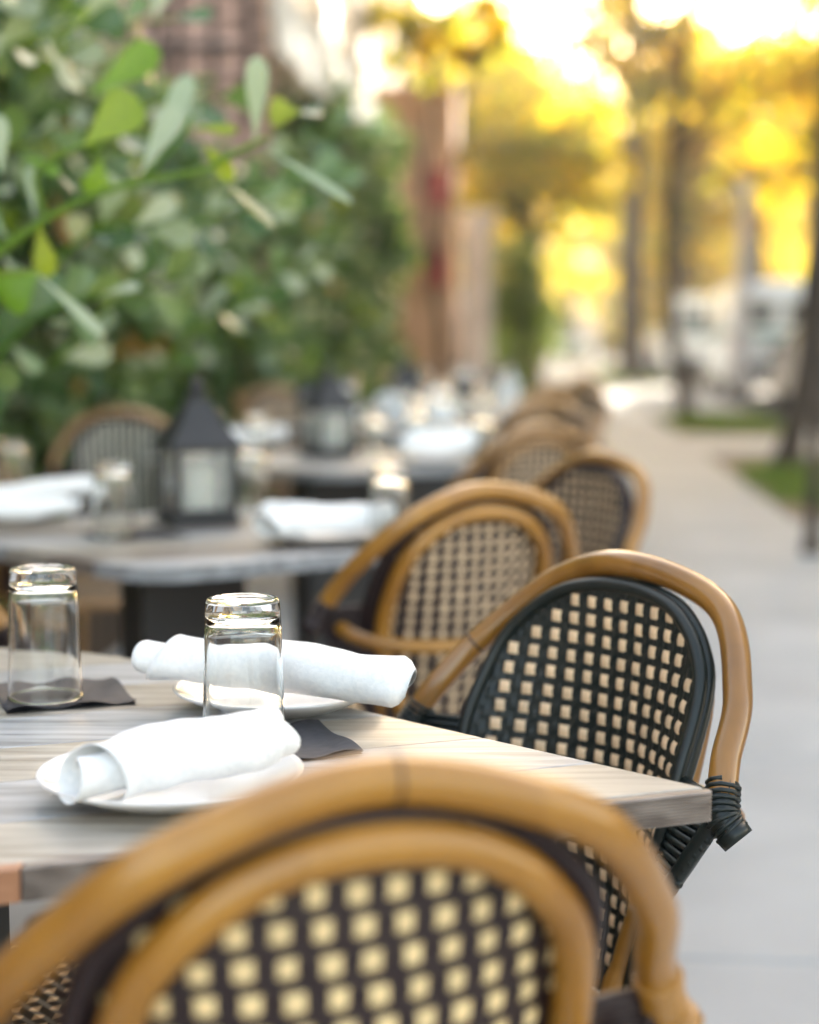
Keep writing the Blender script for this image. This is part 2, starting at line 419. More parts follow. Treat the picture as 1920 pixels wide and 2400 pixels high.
def make_chair(label, tone='dark', cream='cream', pieces=True, gold='rattan', loc=(0, 0, 0), rz=0, group=None, seam=23, skew=False, joint=None):
    t = thing('rattan_armchair', label, 'chair', loc, rz, group)
    hoop = [Vector(p) for p in HOOP]; full = catmull([tuple(p) for p in hoop] + [(-p.x, p.y, p.z) for p in hoop[:-1][::-1]], 12)
    h = MB().tube(full, .0138, 20); h.build('hoop_frame', gold, t)
    for i in (seam,):                                    # joints in the cane
        p, q = full[i], full[i + 1]; d = (q - p).normalized()
        MB().tube([p - d * .0011, p + d * .0011], .0141, 20).build('cane_joint', 'dark2', t)
    MB().tube(outline(OUT, .002), .0072, 10).build('bound_edge', tone, t)
    rp = outline(RING, -.017)
    MB().tube(rp, .0125, 16).build('inner_frame', gold, t)
    # dark binding that fills between hoop and inner frame on the back face
    b = MB(); o_ = outline(OUT, -.009); n = len(o_); cut = int(n * .16)
    for i in range(cut, n - cut, 1):
        pass
    b.tube(o_[cut:n - cut], .0072, 8); b.build('binding_strip', tone, t)
    if (tone,) not in weave_mesh: weave_mesh[(tone,)] = weave_base().mesh('woven_back', tone, False)
    put('woven_back', weave_mesh[(tone,)], t, 'stuff')
    if cream not in weave_mesh:
        weave_mesh[cream] = [cream_cell(v).mesh('cream_strand', cream, True) for v in range(VAR)]
        if cream == 'cream2':
            for me_ in weave_mesh[cream]: me_.transform(Matrix.Diagonal((1.0, 1, .97, 1)))
        jb = MB()
        for x, z in cells:
            m_ = cell_mx(x, z); c_ = cream_cell(0); jb.add([m_ @ Vector(v) for v in c_.v], c_.f)
        weave_mesh[cream + 'j'] = jb.mesh('cream_strands', cream, True)
    if pieces:
        for x, z in (cells_skew if skew else cells)[:290]:
            put('cream_strand', weave_mesh[cream][rnd.randrange(VAR)], t, mx=cell_mx(x, z, rnd.uniform(-.0004, .0004), rnd.uniform(-.0005, .0005)))
    else:
        put('cream_strands', weave_mesh[cream + 'j'], t, 'stuff')
    # U-shaped arm rail round the back
    rail = [(.196, .096, .672), (.188, .055, .662), (.155, .012, .655), (.09, -.022, .652), (0, -.034, .652)]
    MB().tube(catmull(rail + [(-x, y, z) for x, y, z in rail[:-1][::-1]], 8), .0105, 12).build('arm_rail', gold, t)
    for s_ in (1, -1):
        J = [(.2165 * s_, .095, .713), (.222 * s_, .103, .699), (.229 * s_, .109, .685), (.238 * s_, .106, .674)]
        w_ = coil(J, .0148, .0023, 9); w_.tube(catmull(J, 5), .0142, 12)
        w_.build('wound_joint', joint or tone, t)
        MB().tube([(.236 * s_, .107, .676), (.243 * s_, .104, .668)], [.0165, .0155], 14).build('end_cap', joint or tone, t)
        # wound side panel: strands wrapped between the back edge and the arm post
        sb = MB(); post = catmull([(.222 * s_, .104, .690), (.195 * s_, .118, .640), (.165 * s_, .125, .590), (.135 * s_, .118, .530), (.115 * s_, .112, .475)], 6)
        lv = []
        for i in range(31):
            z = .700 - i * .0073
            pi = min(range(len(post)), key=lambda q: abs(post[q].z - z)); pp = Vector((post[pi].x, post[pi].y, z))
            xe = (halfw(z) - .004) * s_; pe = Vector((xe, surf(xe, z), z + .003))
            if (pp - pe).length < .006: continue
            lv.append((pe, pp)); sb.tube([pe, pe.lerp(pp, .5) + Vector((0, .003, .001)), pp, pp + (pp - pe).normalized() * .0085], .0038, 6)
        k = len(lv); sb.add([q[0] for q in lv] + [q[1] for q in lv], [(i, i + 1, k + i + 1, k + i) for i in range(k - 1)])
        sb.tube(post, .0085, 8); sb.build('wound_side', tone, t)
        MB().tube(catmull([(.122 * s_, .100, .575), (.112 * s_, .112, .52), (.105 * s_, .118, .46), (.135 * s_, .075, .25), (.185 * s_, .02, .0)], 6), .0125, 12).build('rear_leg', gold, t)
        MB().tube(catmull([(.165 * s_, .45, .455), (.172 * s_, .462, .25), (.185 * s_, .475, .0)], 5), .0130, 12).build('front_leg', gold, t)
        MB().tube([(.145 * s_, .063, .20), (.175 * s_, .455, .20)], .008, 8).build('stretcher', gold, t)
    sm_ = seat_mb(); sm_.build('woven_seat', [tone, cream], t, False)
    rim = [((.203) * math.copysign(abs(math.cos(a)) ** .62, math.cos(a)), .285 + .198 * math.copysign(abs(math.sin(a)) ** .62, math.sin(a)), .452) for a in [i * math.pi / 24 for i in range(48)]]
    MB().tube(rim, .0125, 10, closed=True).build('seat_rim', gold, t)
    return t

make_chair('large blurred armchair back closest to us, golden hoop over brown-sheened dark and pale yellow weave', 'dark2', 'cream2', True, 'rattan', (-.017, .871, 0), R(19.6), seam=47, skew=True, joint='rattan')
make_chair('sharp armchair behind the table corner, black-green weave with rows of cream squares', 'dark', 'cream', True, 'rattan_mid', (.224, 1.723, 0), R(127.7))
make_chair('armchair turned away from us with golden double hoop and arm rail across its weave', 'dark2', 'cream', True, 'rattan', (.113, 2.566, 0), R(28.5))
make_chair('armchair facing us behind the double-hooped one, weave half hidden and open edge toward the path', 'dark2', 'cream', True, 'rattan', (.365, 3.30, 0), R(122))
proto_far = make_chair('armchair turned away from us at the third table, wide brown hoop above its neighbours', 'dark2', 'cream', False, 'rattan_brown', (.345, 4.40, 0), R(30))
M['palecane'] = mat('pale_grey_green_strand', (.20, .21, .17), .45)
M['palecream'] = mat('pale_strand', (.70, .68, .55), .45)
make_chair('armchair facing us between the dark lantern and the hedge, pale chequered weave', 'dark2', 'palecream', True, 'rattan_brown', (-.90, 5.3, 0), R(196))
FAR = [((.500, 5.30), 118, 'brown armchair just beyond the wide brown hoop of the third table, nearer the path'),
       ((.50, 6.30), 32, 'brown armchair at the fourth table whose small arch peeps over two others'),
       ((.74, 7.05), 116, 'brown armchair at the fourth table with its hoop against the bright path'),
       ((.70, 8.20), 30, 'distant brown armchair at the fifth table, its back turned toward us'),
       ((.93, 8.90), 118, 'distant brown armchair at the fifth table on the side of the path'),
       ((1.05, 10.4), 60, 'most distant brown armchair at the end of the chair row'),
       ((-1.6, 12.2), 192, 'last brown armchair on the hedge side, lost in the blur'),
       ((-1.12, 4.35), 275, 'brown armchair side-on against the hedge at the far left of the second table'),
       ((-.80, 2.30), 345, 'armchair tucked under the second table at the left edge, behind the tumbler'),
       ((-.80, 1.62), 262, 'armchair pushed under the first table, only its chequered seat in view low on the left'),
       ((-.62, 7.75), 215, 'brown armchair at the fourth table standing close to the hedge')]
for (x, y), a, lab in FAR: copy_tree(proto_far, lab, (x, y, 0), R(a))

# ------------------------------------------------------------------ tables
def clip_half(poly, nx, ny, d):
    out = []
    for i in range(len(poly)):
        a, b_ = poly[i], poly[(i + 1) % len(poly)]; fa, fb = a[0] * nx + a[1] * ny - d, b_[0] * nx + b_[1] * ny - d
        if fa <= 0: out.append(a)
        if (fa < 0) != (fb < 0) and fa != fb:
            t = fa / (fa - fb); out.append((a[0] + (b_[0] - a[0]) * t, a[1] + (b_[1] - a[1]) * t))
    return out
def plank_mesh(poly, z0, z1, mat_, ribs=False):
    """prism with an eased top arris"""
    q = []
    for p in poly:
        if not q or math.dist(p, q[-1]) > .004: q.append(p)
    if math.dist(q[0], q[-1]) < .004: q.pop()
    keep = []
    for i, p in enumerate(q):                                # drop needle tips
        a_ = (Vector(q[i - 1]) - Vector(p)).normalized(); c_ = (Vector(q[(i + 1) % len(q)]) - Vector(p)).normalized()
        if a_.dot(c_) < .985: keep.append(p)
    poly = keep; n = len(poly); e = .0018
    if n < 3: return None
    area = sum(poly[i][0] * poly[(i + 1) % n][1] - poly[(i + 1) % n][0] * poly[i][1] for i in range(n))
    if area < 0: poly = poly[::-1]
    def inset(d):
        out = []
        for i in range(n):
            p0, p1, p2 = Vector(poly[i - 1]), Vector(poly[i]), Vector(poly[(i + 1) % n])
            a = (p1 - p0).normalized(); c = (p2 - p1).normalized(); m_ = Vector((-(a.y + c.y), a.x + c.x))
            if m_.length < 1e-6: m_ = Vector((-a.y, a.x))
            m_.normalize(); k = max(.5, m_.dot(Vector((-a.y, a.x)))); q = p1 + m_ * (d / k); out.append((q.x, q.y))
        return out
    lv = [(0, z0), (0, z1 - e), (e * .35, z1 - e * .35), (e, z1)]
    if ribs:
        lv = [(0, z0)]; k = 9
        for i in range(k):
            zz = z0 + (z1 - e - z0) * (i + .5) / k; h_ = (z1 - e - z0) / k
            lv += [(0, zz - h_ * .30), (.0016, zz + h_ * .12), (.0016, zz + h_ * .34)]
        lv += [(0, z1 - e), (e * .35, z1 - e * .35), (e, z1)]
    b = MB(); vs = []; fs = []
    for d, z in lv: vs += [(x, y, z) for x, y in (inset(d) if d else poly)]
    for k in range(len(lv) - 1):
        for i in range(n):
            j = (i + 1) % n; fs.append((k * n + i, k * n + j, (k + 1) * n + j, (k + 1) * n + i))
    fs.append(tuple(range(n))[::-1]); fs.append(tuple((len(lv) - 1) * n + i for i in range(n)))
    b.add(vs, fs); return b
def rounded(poly, rads, n=6):
    poly = list(poly)
    out = []
    for i, r_ in enumerate(rads):
        p0, p1, p2 = Vector(poly[i - 1]), Vector(poly[i]), Vector(poly[(i + 1) % len(poly)])
        a = (p0 - p1).normalized(); c = (p2 - p1).normalized()
        for k in range(n + 1):
            t = k / n; q = (1 - t) ** 2 * (p1 + a * r_) + 2 * t * (1 - t) * p1 + t * t * (p1 + c * r_); out.append((q.x, q.y))
    return out
def table(poly, pw, base, label, seed, mats, rot=GR, group=None, off=0):
    c = base
    t = thing('wooden_table', label, 'table', (c[0], c[1], 0), 0, group)
    loc = [(x - c[0], y - c[1]) for x, y in poly]
    nx, ny = -math.sin(rot), math.cos(rot); ds = [x * nx + y * ny for x, y in loc]
    d = min(ds) - .002; i = 0; r_ = random.Random(seed)
    while d < max(ds):
        q = clip_half(clip_half(loc, nx, ny, d + pw - .0004), -nx, -ny, -d)
        if len(q) > 2:
            if i == 0 and seed == 3:                          # narrow edge board with a reddish end piece let in
                e_ = clip_half(q, nx, ny, d + .016 - .0002); q = clip_half(q, -nx, -ny, -d - .016 - .0002); xs = -.266 - c[0]
                plank_mesh(clip_half(e_, 1, 0, xs - .0003), .7255, .75, None).build('edge_board', 'plank_rust', t, False)
                plank_mesh(clip_half(e_, -1, 0, -xs - .0003), .7255, .75, None, ribs=True).build('edge_board', 'plank_edge', t, False)
            pl = plank_mesh(q, .7255, .75, None, ribs=(i == 0 and seed != 3))
            if pl: pl.build('plank', mats[i % len(mats)], t, False)
        d += pw; i += 1
    b = MB(); b.box((0, 0, .38), (.19, .19, .66), rot); b.box((0, 0, .714), (.34, .34, .016), rot); b.build('pedestal', 'iron', t, False)
    b = MB()
    for k in range(4):
        a = k * math.pi / 2 + .4
        b.box((math.cos(a) * .14, math.sin(a) * .14, .035), (.30, .06, .03), a)
    b.lathe([(.11, .02), (.10, .05), (.06, .07)], 20); b.build('base', 'iron', t, False)
    b = MB(); b.box((0, 0, .7235), (.5, .06, .003), rot + math.pi / 2); b.build('cleat', 'iron', t, False)
    return t
T1 = rounded([(.247, 1.332), (-.40, 1.985), (-.95, 1.90), (-1.15, 1.35), (-.90, .888)], [.012, .16, .2, .2, .1])
table(T1, .118, (-.46, 1.45), 'pale weathered plank table closest to us, sharp corner pointing at the path', 3,
      ['plank_tan', 'plank_grey', 'plank_tan', 'plank_grey', 'plank_tan', 'plank_grey', 'plank_tan'])
bk = MB()
T2 = rounded([(-.40, 2.62), (.13, 3.02), (-.36, 3.62), (-1.02, 3.24)], [.12, .03, .1, .1])
table(T2, .12, (-.42, 3.12), 'grey plank table under the tall dark lantern, second from us', 5, ['plank_grey', 'plank_edge', 'plank_tan'])
for k, (dx, dy) in enumerate([(.19, 1.93), (.37, 3.80), (.56, 5.65), (.75, 7.5)]):
    P = [(x + dx, y + dy) for x, y in T2]
    table(P, .12, (-.42 + dx, 3.12 + dy), ['plank table behind the double-hooped chair, third from us, with a small grey lantern',
          'fourth plank table down the row, covered with bright glasses', 'fifth plank table down the row, almost lost in the blur',
          'last plank table of the row beside the far end of the hedge'][k], 9 + k, ['plank_grey', 'plank_tan'])

# second pedestal-like service cabinet seen dark under the second table
# ------------------------------------------------------------------ table ware
def tumbler():
    b = MB()
    # stands upside down: rim at z 0, thick base on top
    b.lathe([(.0355, 0), (.0368, .0006), (.0370, .0018), (.0368, .004), (.0360, .03), (.0338, .10), (.0325, .126), (.0318, .1292), (.0300, .1300), (.0, .1296)][:], 48)
    b.v = b.v; 
    inner = [(.0355, 0), (.0350, .0015), (.0345, .01), (.0338, .03), (.0314, .095), (.0296, .1085), (.0262, .1135), (.015, .1150), (.0, .1152)]
    o = len(b.v); m2 = MB(); m2.lathe(inner, 48); b.add(m2.v, [q[::-1] for q in m2.f[:-0 or None]])
    return b
def fix_lathe(prof_out, prof_in, n=48):
    """closed glass body from an outer and an inner profile that share the rim"""
    prof = prof_out[::-1] + prof_in[1:]
    vs = []; fs = []; k = len(prof); ring = []
    for r_, z in prof:
        if r_ < 1e-6: ring.append([len(vs)]); vs.append((0, 0, z))
        else:
            ring.append(list(range(len(vs), len(vs) + n))); vs += [(r_ * math.cos(2 * math.pi * j / n), r_ * math.sin(2 * math.pi * j / n), z) for j in range(n)]
    for i in range(k - 1):
        a, c = ring[i], ring[i + 1]
        for j in range(n):
            j2 = (j + 1) % n
            if len(a) == 1: fs.append((a[0], c[j2], c[j]))
            elif len(c) == 1: fs.append((a[j], a[j2], c[0]))
            else: fs.append((a[j], a[j2], c[j2], c[j]))
    b = MB(); b.add(vs, [f[::-1] for f in fs]); return b
GO = [(.0352, 0), (.0366, .0006), (.0371, .0022), (.0366, .006), (.0358, .03), (.0337, .10), (.0328, .118), (.0322, .1265), (.0308, .1296), (.0285, .1302), (.0262, .1288), (0, .1280)]
GI = [(.0352, 0), (.0347, .0012), (.0342, .006), (.0335, .03), (.0314, .095), (.0302, .1065), (.0275, .1125), (.020, .1148), (0, .1156)]
gm = fix_lathe(GO, GI).mesh('tumbler', 'glass')
bm_fix = __import__('bmesh').new(); bm_fix.from_mesh(gm); __import__('bmesh').ops.recalc_face_normals(bm_fix, faces=bm_fix.faces); bm_fix.to_mesh(gm); bm_fix.free()
def glass(x, y, label, z=.7515, rz=0):
    o = put('tumbler', gm); o.location = (x, y, z); o.rotation_euler = (0, 0, rz); return tag(o, label, 'glass', 'upside-down tumblers')
glass(-.361, 1.665, 'upside-down clear tumbler at the left edge of the closest table, on a black paper napkin', .7545)
glass(-.145, 1.468, 'upside-down clear tumbler behind the closest rolled napkin, sharpest of all the glasses', .7545)
glass(-.535, 3.07, 'upside-down tumbler standing directly left of the tall dark lantern', .7545)
glass(-.885, 3.80, 'upside-down tumbler at the left edge, behind the blurred napkin of the second table')
glass(-.335, 3.62, 'upside-down tumbler standing directly right of the tall dark lantern')
glass(-.035, 2.97, 'upside-down tumbler beside the right-hand napkin of the second table, near the hoop')
glass(-.62, 5.35, 'upside-down tumbler just above and right of the tall lantern roof')
glass(-.45, 5.05, 'upside-down tumbler left of the small grey lantern on the third table')
glass(-.10, 5.10, 'upside-down tumbler right of the small grey lantern on the third table')
glass(.215, 5.05, 'upside-down tumbler at the edge of the third table beside a brown hoop')
glass(-.02, 7.1, 'upside-down tumbler on the fourth table, nearest of its cluster to the hedge')
glass(.14, 6.75, 'upside-down tumbler on the fourth table, next to the chairs')
glass(.30, 7.05, 'upside-down tumbler on the fourth table, closest to the path')
glass(.18, 8.75, 'upside-down tumbler on the fifth table, on the hedge side')
glass(-.30, 5.30, 'upside-down tumbler just behind the left edge of the small grey lantern')
glass(.02, 5.45, 'upside-down tumbler at the far side of the third table, toward the path')
glass(-.30, 6.95, 'upside-down tumbler at the hedge end of the fourth table')
glass(.05, 6.55, 'upside-down tumbler at the near edge of the fourth table')
glass(-.05, 9.0, 'upside-down tumbler at the hedge end of the fifth table')
glass(.42, 8.7, 'upside-down tumbler on the fifth table, on the path side')

def paper(x, y, label, seed, side=.125, rz=GR):
    r_ = random.Random(seed); b = MB(); n = 14; lay = []
    for l in range(3):
        vs = []
        for i in range(n + 1):
            for j in range(n + 1):
                a, c = (i / n - .5) * side, (j / n - .5) * side
                e = max(abs(a), abs(c)) / (side / 2)
                wv = .0017 * max(0, e - .55) / .45 * (1 + math.sin(4.2 * (a - c) / side * 1.6 + 6 * a / side + seed + l * .5)) * .8 * (1 + .25 * l)
                vs.append((a + l * .0006, c + l * .0004, .0007 + l * .0007 + wv * (.6 + .3 * l)))
        lay.append(vs)
        b.add(vs, [(i * (n + 1) + j, (i + 1) * (n + 1) + j, (i + 1) * (n + 1) + j + 1, i * (n + 1) + j + 1) for i in range(n) for j in range(n)])
    o = b.build('paper_napkin', 'paper'); o.location = (x, y, .750); o.rotation_euler = (0, 0, rz)
    return tag(o, label, 'paper napkin', 'black paper napkins under the glasses')
paper(-.350, 1.688, 'black paper napkin with wavy corner under the left tumbler of the closest table', 2)
paper(-.121, 1.480, 'black paper napkin partly hidden by the closest rolled napkin, its corner pointing right', 5)
paper(-.500, 3.08, 'black paper napkin under the tumbler left of the tall dark lantern', 8, .14, R(40))

pb = MB()
PL = fix_lathe([(.1045, .0215), (.1035, .0195), (.090, .013), (.070, .004), (.058, .0015), (.056, 0), (.050, 0), (.048, .002), (0, .002)],
               [(.1045, .0215), (.1035, .0222), (.099, .0200), (.080, .0105), (.062, .0062), (0, .0058)], 64)
pm = PL.mesh('plate', 'china')
bm_ = __import__('bmesh').new(); bm_.from_mesh(pm); __import__('bmesh').ops.recalc_face_normals(bm_, faces=bm_.faces); bm_.to_mesh(pm); bm_.free()
def plate(x, y, label, s=1.0):
    o = put('plate', pm); o.location = (x, y, .7502); o.scale = (s, s, 1); return tag(o, label, 'plate', 'white plates with rolled napkins')
plate(-.188, 1.318, 'round white plate closest to us, under the rolled napkin with an open end')
plate(-.128, 1.640, 'round white plate behind the tumblers at the back edge of the closest table', .98)
plate(-.150, 2.99, 'round white plate on the second table beside the golden hoop', 1.02)
plate(-.78, 3.36, 'round white plate at the left end of the second table')
plate(.065, 4.92, 'round white plate on the third table, right of the small lantern')
plate(-.55, 4.95, 'round white plate on the third table, left of the small lantern')
plate(.28, 6.9, 'round white plate on the fourth table')

def napkin(name_label, p0, p1, z0, z1, r0, r1, seed, flat=.72, turns=1.75, droop=0.0, closed=False):
    """linen rolled up: a spiral sheet with thickness, wrinkled, ends uneven"""
    r_ = random.Random(seed); a = Vector((p0[0], p0[1], z0)); c = Vector((p1[0], p1[1], z1)); ax = (c - a); Ln = ax.length; ax.normalize()
    side = Vector((0, 0, 1)).cross(ax).normalized(); up = ax.cross(side)
    nu, nv = 46, 84; ph = [r_.uniform(0, 6.3) for _ in range(10)]; vs = []; fs = []
    thk = .0011
    for s_ in (0, 1):
        for i in range(nu + 1):
            u = i / nu
            for j in range(nv + 1):
                v = j / nv; th = v * turns * 2 * math.pi + .15 * math.sin(3 * u + ph[0])
                base = r0 + (r1 - r0) * u
                rr = base * (.42 + .58 * v ** .7) * ((1 - .5 * max(0, (u - .95) / .05) ** 2) if closed else 1) + (thk if s_ else 0)
                rr *= 1 + .035 * math.sin(3 * th + 5 * u + ph[1]) * v + .03 * math.sin(11 * u + 2 * th + ph[2]) + .022 * math.sin(23 * u - 3 * th + ph[3]) * v + .012 * math.sin(41 * u + 5 * th + ph[4])
                rr *= 1 - .10 * math.exp(-((u - .12) / .09) ** 2) - .05 * math.exp(-((u - .8) / .12) ** 2)
                e0 = (.014 * math.sin(2.1 * v * 3.1 + ph[5]) + .008 * math.sin(9 * v + ph[6]) - .012 * (1 - v))
                uu = u * Ln + e0 * (1 - u) * (1 - u) + .012 * math.sin(2.3 * v * 2.6 + ph[7]) * u * u
                x = rr * math.cos(th); y = rr * math.sin(th) * flat
                if y < 0: y *= .78
                P = a + ax * uu + side * x + up * (y + .002 * math.sin(8 * u + ph[8])) + Vector((0, 0, -droop * (u ** 3)))
                P += side * (.004 * math.sin(4 * u + ph[9]))
                vs.append(P)
    k = (nu + 1) * (nv + 1)
    for i in range(nu):
        for j in range(nv):
            q = i * (nv + 1) + j; f = (q, q + nv + 1, q + nv + 2, q + 1); fs.append(f); fs.append(tuple(x + k for x in f[::-1]))
    for i in range(nu):
        for j in (0, nv):
            q = i * (nv + 1) + j; fs.append((q, q + nv + 1, q + nv + 1 + k, q + k))
    for j in range(nv):
        for i in (0, nu):
            q = i * (nv + 1) + j; fs.append((q, q + 1, q + 1 + k, q + k))
    o = MB().add(vs, fs).build('rolled_napkin', 'linen')
    return tag(o, name_label, 'napkin', 'rolled white napkins on the plates')
napkin('rolled white linen napkin closest to us, open wrinkled end toward the left', (-.236, 1.238), (-.100, 1.320), .787, .800, .0300, .0290, 4, .95, closed=True)
napkin('long white linen napkin lying behind the two tumblers at the back table edge', (-.238, 1.634), (-.006, 1.535), .802, .796, .030, .031, 11, .9, closed=True)
napkin('blurred white napkin on the second table beside the golden hoop', (-.235, 2.90), (-.045, 3.02), .788, .795, .036, .036, 15, .8)
napkin('upper of the two blurred white napkin folds left of the hoop on the second table', (-.25, 3.10), (-.08, 3.05), .79, .79, .03, .028, 17, .8)
napkin('blurred white napkin at the left edge of the second table', (-.90, 3.27), (-.66, 3.52), .79, .805, .036, .030, 19, .8)
napkin('second blurred white napkin drooping beside the tumbler left of the lantern', (-.80, 3.15), (-.635, 3.22), .785, .79, .032, .026, 23, .8)
napkin('blurred white napkin on the third table right of the small grey lantern', (-.02, 4.85), (.16, 5.0), .80, .80, .038, .038, 27, .9)
napkin('blurred white napkin on the third table left of the small grey lantern', (-.65, 4.95), (-.50, 5.10), .80, .80, .036, .034, 29, .9)
napkin('blurred white napkin on the third table behind the closer roll', (.0, 5.25), (.20, 5.30), .80, .80, .034, .034, 31, .9)
def fan(x, y, h, label, seed):
    """linen folded into a standing fan"""
    b = MB(); n = 14; vs = []; r_ = random.Random(seed)
    for i in range(n + 1):
        a = (i / n - .5) * 2.3; d = .012 * (1 if i % 2 else -1)
        vs += [(.012 * math.sin(a), d * .3, 0), (.07 * math.sin(a), d, h * (.55 + .45 * math.cos(a * .8)) * .6), (.10 * math.sin(a), d * 1.3, h * (.55 + .45 * math.cos(a * .8)))]
    fs = []
    for i in range(n):
        for k in range(2): q = i * 3 + k; fs.append((q, q + 3, q + 4, q + 1))
    b.add(vs, fs); o = b.build('folded_napkin', 'linen', smooth=False); o.location = (x, y, .7505); o.rotation_euler = (0, 0, seed)
    so = o.modifiers.new('thickness', 'SOLIDIFY'); so.thickness = .0015
    return tag(o, label, 'napkin', 'standing napkins on the far tables')
napkin('blurred white napkin on the fourth table, near edge', (-.05, 6.62), (.18, 6.70), .80, .80, .042, .042, 33, .9)
napkin('blurred white napkin on the fourth table, hedge side', (-.42, 6.9), (-.22, 7.05), .80, .80, .042, .040, 35, .9)
napkin('blurred white napkin on the fifth table, near edge', (.10, 8.5), (.34, 8.55), .80, .80, .045, .045, 37, .9)
napkin('blurred white napkin on the third table, hedge edge', (-.58, 5.25), (-.42, 5.45), .80, .80, .036, .034, 39, .9)
for k, (x, y, h, l_) in enumerate([(-.08, 6.75, .20, 'standing white napkin on the fourth table, on the hedge side'), (.12, 7.15, .21, 'standing white napkin in the middle of the fourth table'),
        (.36, 6.75, .19, 'standing white napkin on the fourth table, beside the brown chairs'), (.02, 8.6, .24, 'standing white napkin on the fifth table, on the hedge side'),
        (.30, 8.95, .24, 'standing white napkin in the middle of the fifth table'), (.50, 8.5, .22, 'standing white napkin on the fifth table, beside the path'),
        (.35, 10.4, .24, 'standing white napkin on the last table, near the hedge'), (.62, 10.6, .24, 'standing white napkin on the last table, near the path')]):
    fan(x, y, h * .72, l_, k * .7).scale = (.62, .62, 1)

wg = fix_lathe([(0, 0), (.034, 0), (.034, .002), (.006, .006), (.004, .02), (.004, .085), (.012, .092), (.034, .115), (.041, .15), (.036, .205)],
               [(.036, .205), (.0352, .205), (.0402, .15), (.0332, .117), (.012, .095), (0, .093)], 28)
wg = fix_lathe([(.036, .205), (.041, .15), (.034, .115), (.012, .092), (.004, .085), (.004, .02), (.006, .006), (.034, .002), (.034, 0), (0, 0)],
               [(.036, .205), (.0352, .2048), (.0402, .15), (.0332, .117), (.012, .095), (0, .093)], 28).mesh('wine_glass', 'glass')
_b = __import__('bmesh').new(); _b.from_mesh(wg); __import__('bmesh').ops.recalc_face_normals(_b, faces=_b.faces); _b.to_mesh(wg); _b.free()
for x, y, l_ in [(-.33, 5.5, 'stemmed glass behind the small grey lantern'), (.18, 5.6, 'stemmed glass at the far right of the third table'), (-.24, 6.6, 'stemmed glass at the hedge corner of the fourth table'),
                 (.22, 6.62, 'stemmed glass near the chairs on the fourth table'), (.02, 7.45, 'stemmed glass at the back of the fourth table'), (.34, 7.3, 'stemmed glass at the back corner of the fourth table, toward the path'),
                 (.08, 8.95, 'stemmed glass in the middle of the fifth table'), (.46, 8.95, 'stemmed glass at the path side of the fifth table'), (.28, 10.2, 'stemmed glass on the last table')]:
    o = put('wine_glass', wg); o.location = (x, y, .7505); tag(o, l_, 'wine glass', 'stemmed glasses on the far tables')

# ------------------------------------------------------------------ lanterns
def lantern(x, y, rz, label, s=1):
    t = thing('lantern', label, 'lantern', (x, y, .7503), rz)
    h = .066
    b = MB(); b.box((0, 0, .006), (.152, .152, .012)); b.box((0, 0, .016), (.14, .14, .008)); b.build('base', 'lantern', t, False)
    for i in (-1, 1):
        for j in (-1, 1): MB().box((i * h * .96, j * h * .96, .085), (.014, .014, .13)).build('post', 'lantern', t, False)
    for i in (-1, 1):
        for z_ in (.146, .026):
            MB().box((0, i * h * .96, z_), (.115, .009, .009)).build('rail', 'lantern', t, False); MB().box((i * h * .96, 0, z_), (.009, .115, .009)).build('rail', 'lantern', t, False)
    for i in range(4):
        a = i * math.pi / 2; b = MB(); b.box((math.cos(a) * h * .93, math.sin(a) * h * .93, .086), (.002, .112, .112), a); b.build('pane', 'pane', t, False)
    b = MB(); prof = [(.083, .150), (.081, .155), (.066, .172), (.050, .192), (.036, .214), (.026, .232), (.024, .240)]
    vs = []
    for r_, z in prof: vs += [(-r_, -r_, z), (r_, -r_, z), (r_, r_, z), (-r_, r_, z)]
    fs = [(0, 3, 2, 1)] + [(k * 4 + i, k * 4 + (i + 1) % 4, k * 4 + 4 + (i + 1) % 4, k * 4 + 4 + i) for k in range(len(prof) - 1) for i in range(4)] + [(24, 25, 26, 27)]
    b.add(vs, fs); b.build('roof', 'lantern', t, False)
    b = MB(); b.box((0, 0, .246), (.034, .034, .012)); b.lathe([(.016, .252), (.019, .262), (.014, .274), (.006, .281), (.004, .288), (.0005, .292)], 14); b.build('finial', 'lantern', t)
    rg = [(.026 * math.cos(a), 0, .290 + .026 * math.sin(a)) for a in [k * math.pi / 10 for k in range(20)]]
    c = MB(); c.lathe([(.036, 0), (.0365, .002), (.0365, .090), (.034, .093), (.005, .0915), (.0004, .0915)], 24)
    o = c.build('candle', 'candle'); o.location = (x, y, .7705)
    tag(o, 'thick white candle inside the ' + ('tall dark lantern' if y < 4 else 'small grey lantern' if y < 6 else 'farthest lantern'), 'candle')
    t.scale = (.88, .88, 1.0)
    return t
lantern(-.412, 3.30, R(24), 'tall dark metal lantern with a white candle on the second table')
lantern(-.245, 5.15, R(30), 'small grey blurred lantern in the middle of the third table')
lantern(-.02, 7.4, R(10), 'faint grey lantern on the fourth table among standing napkins')

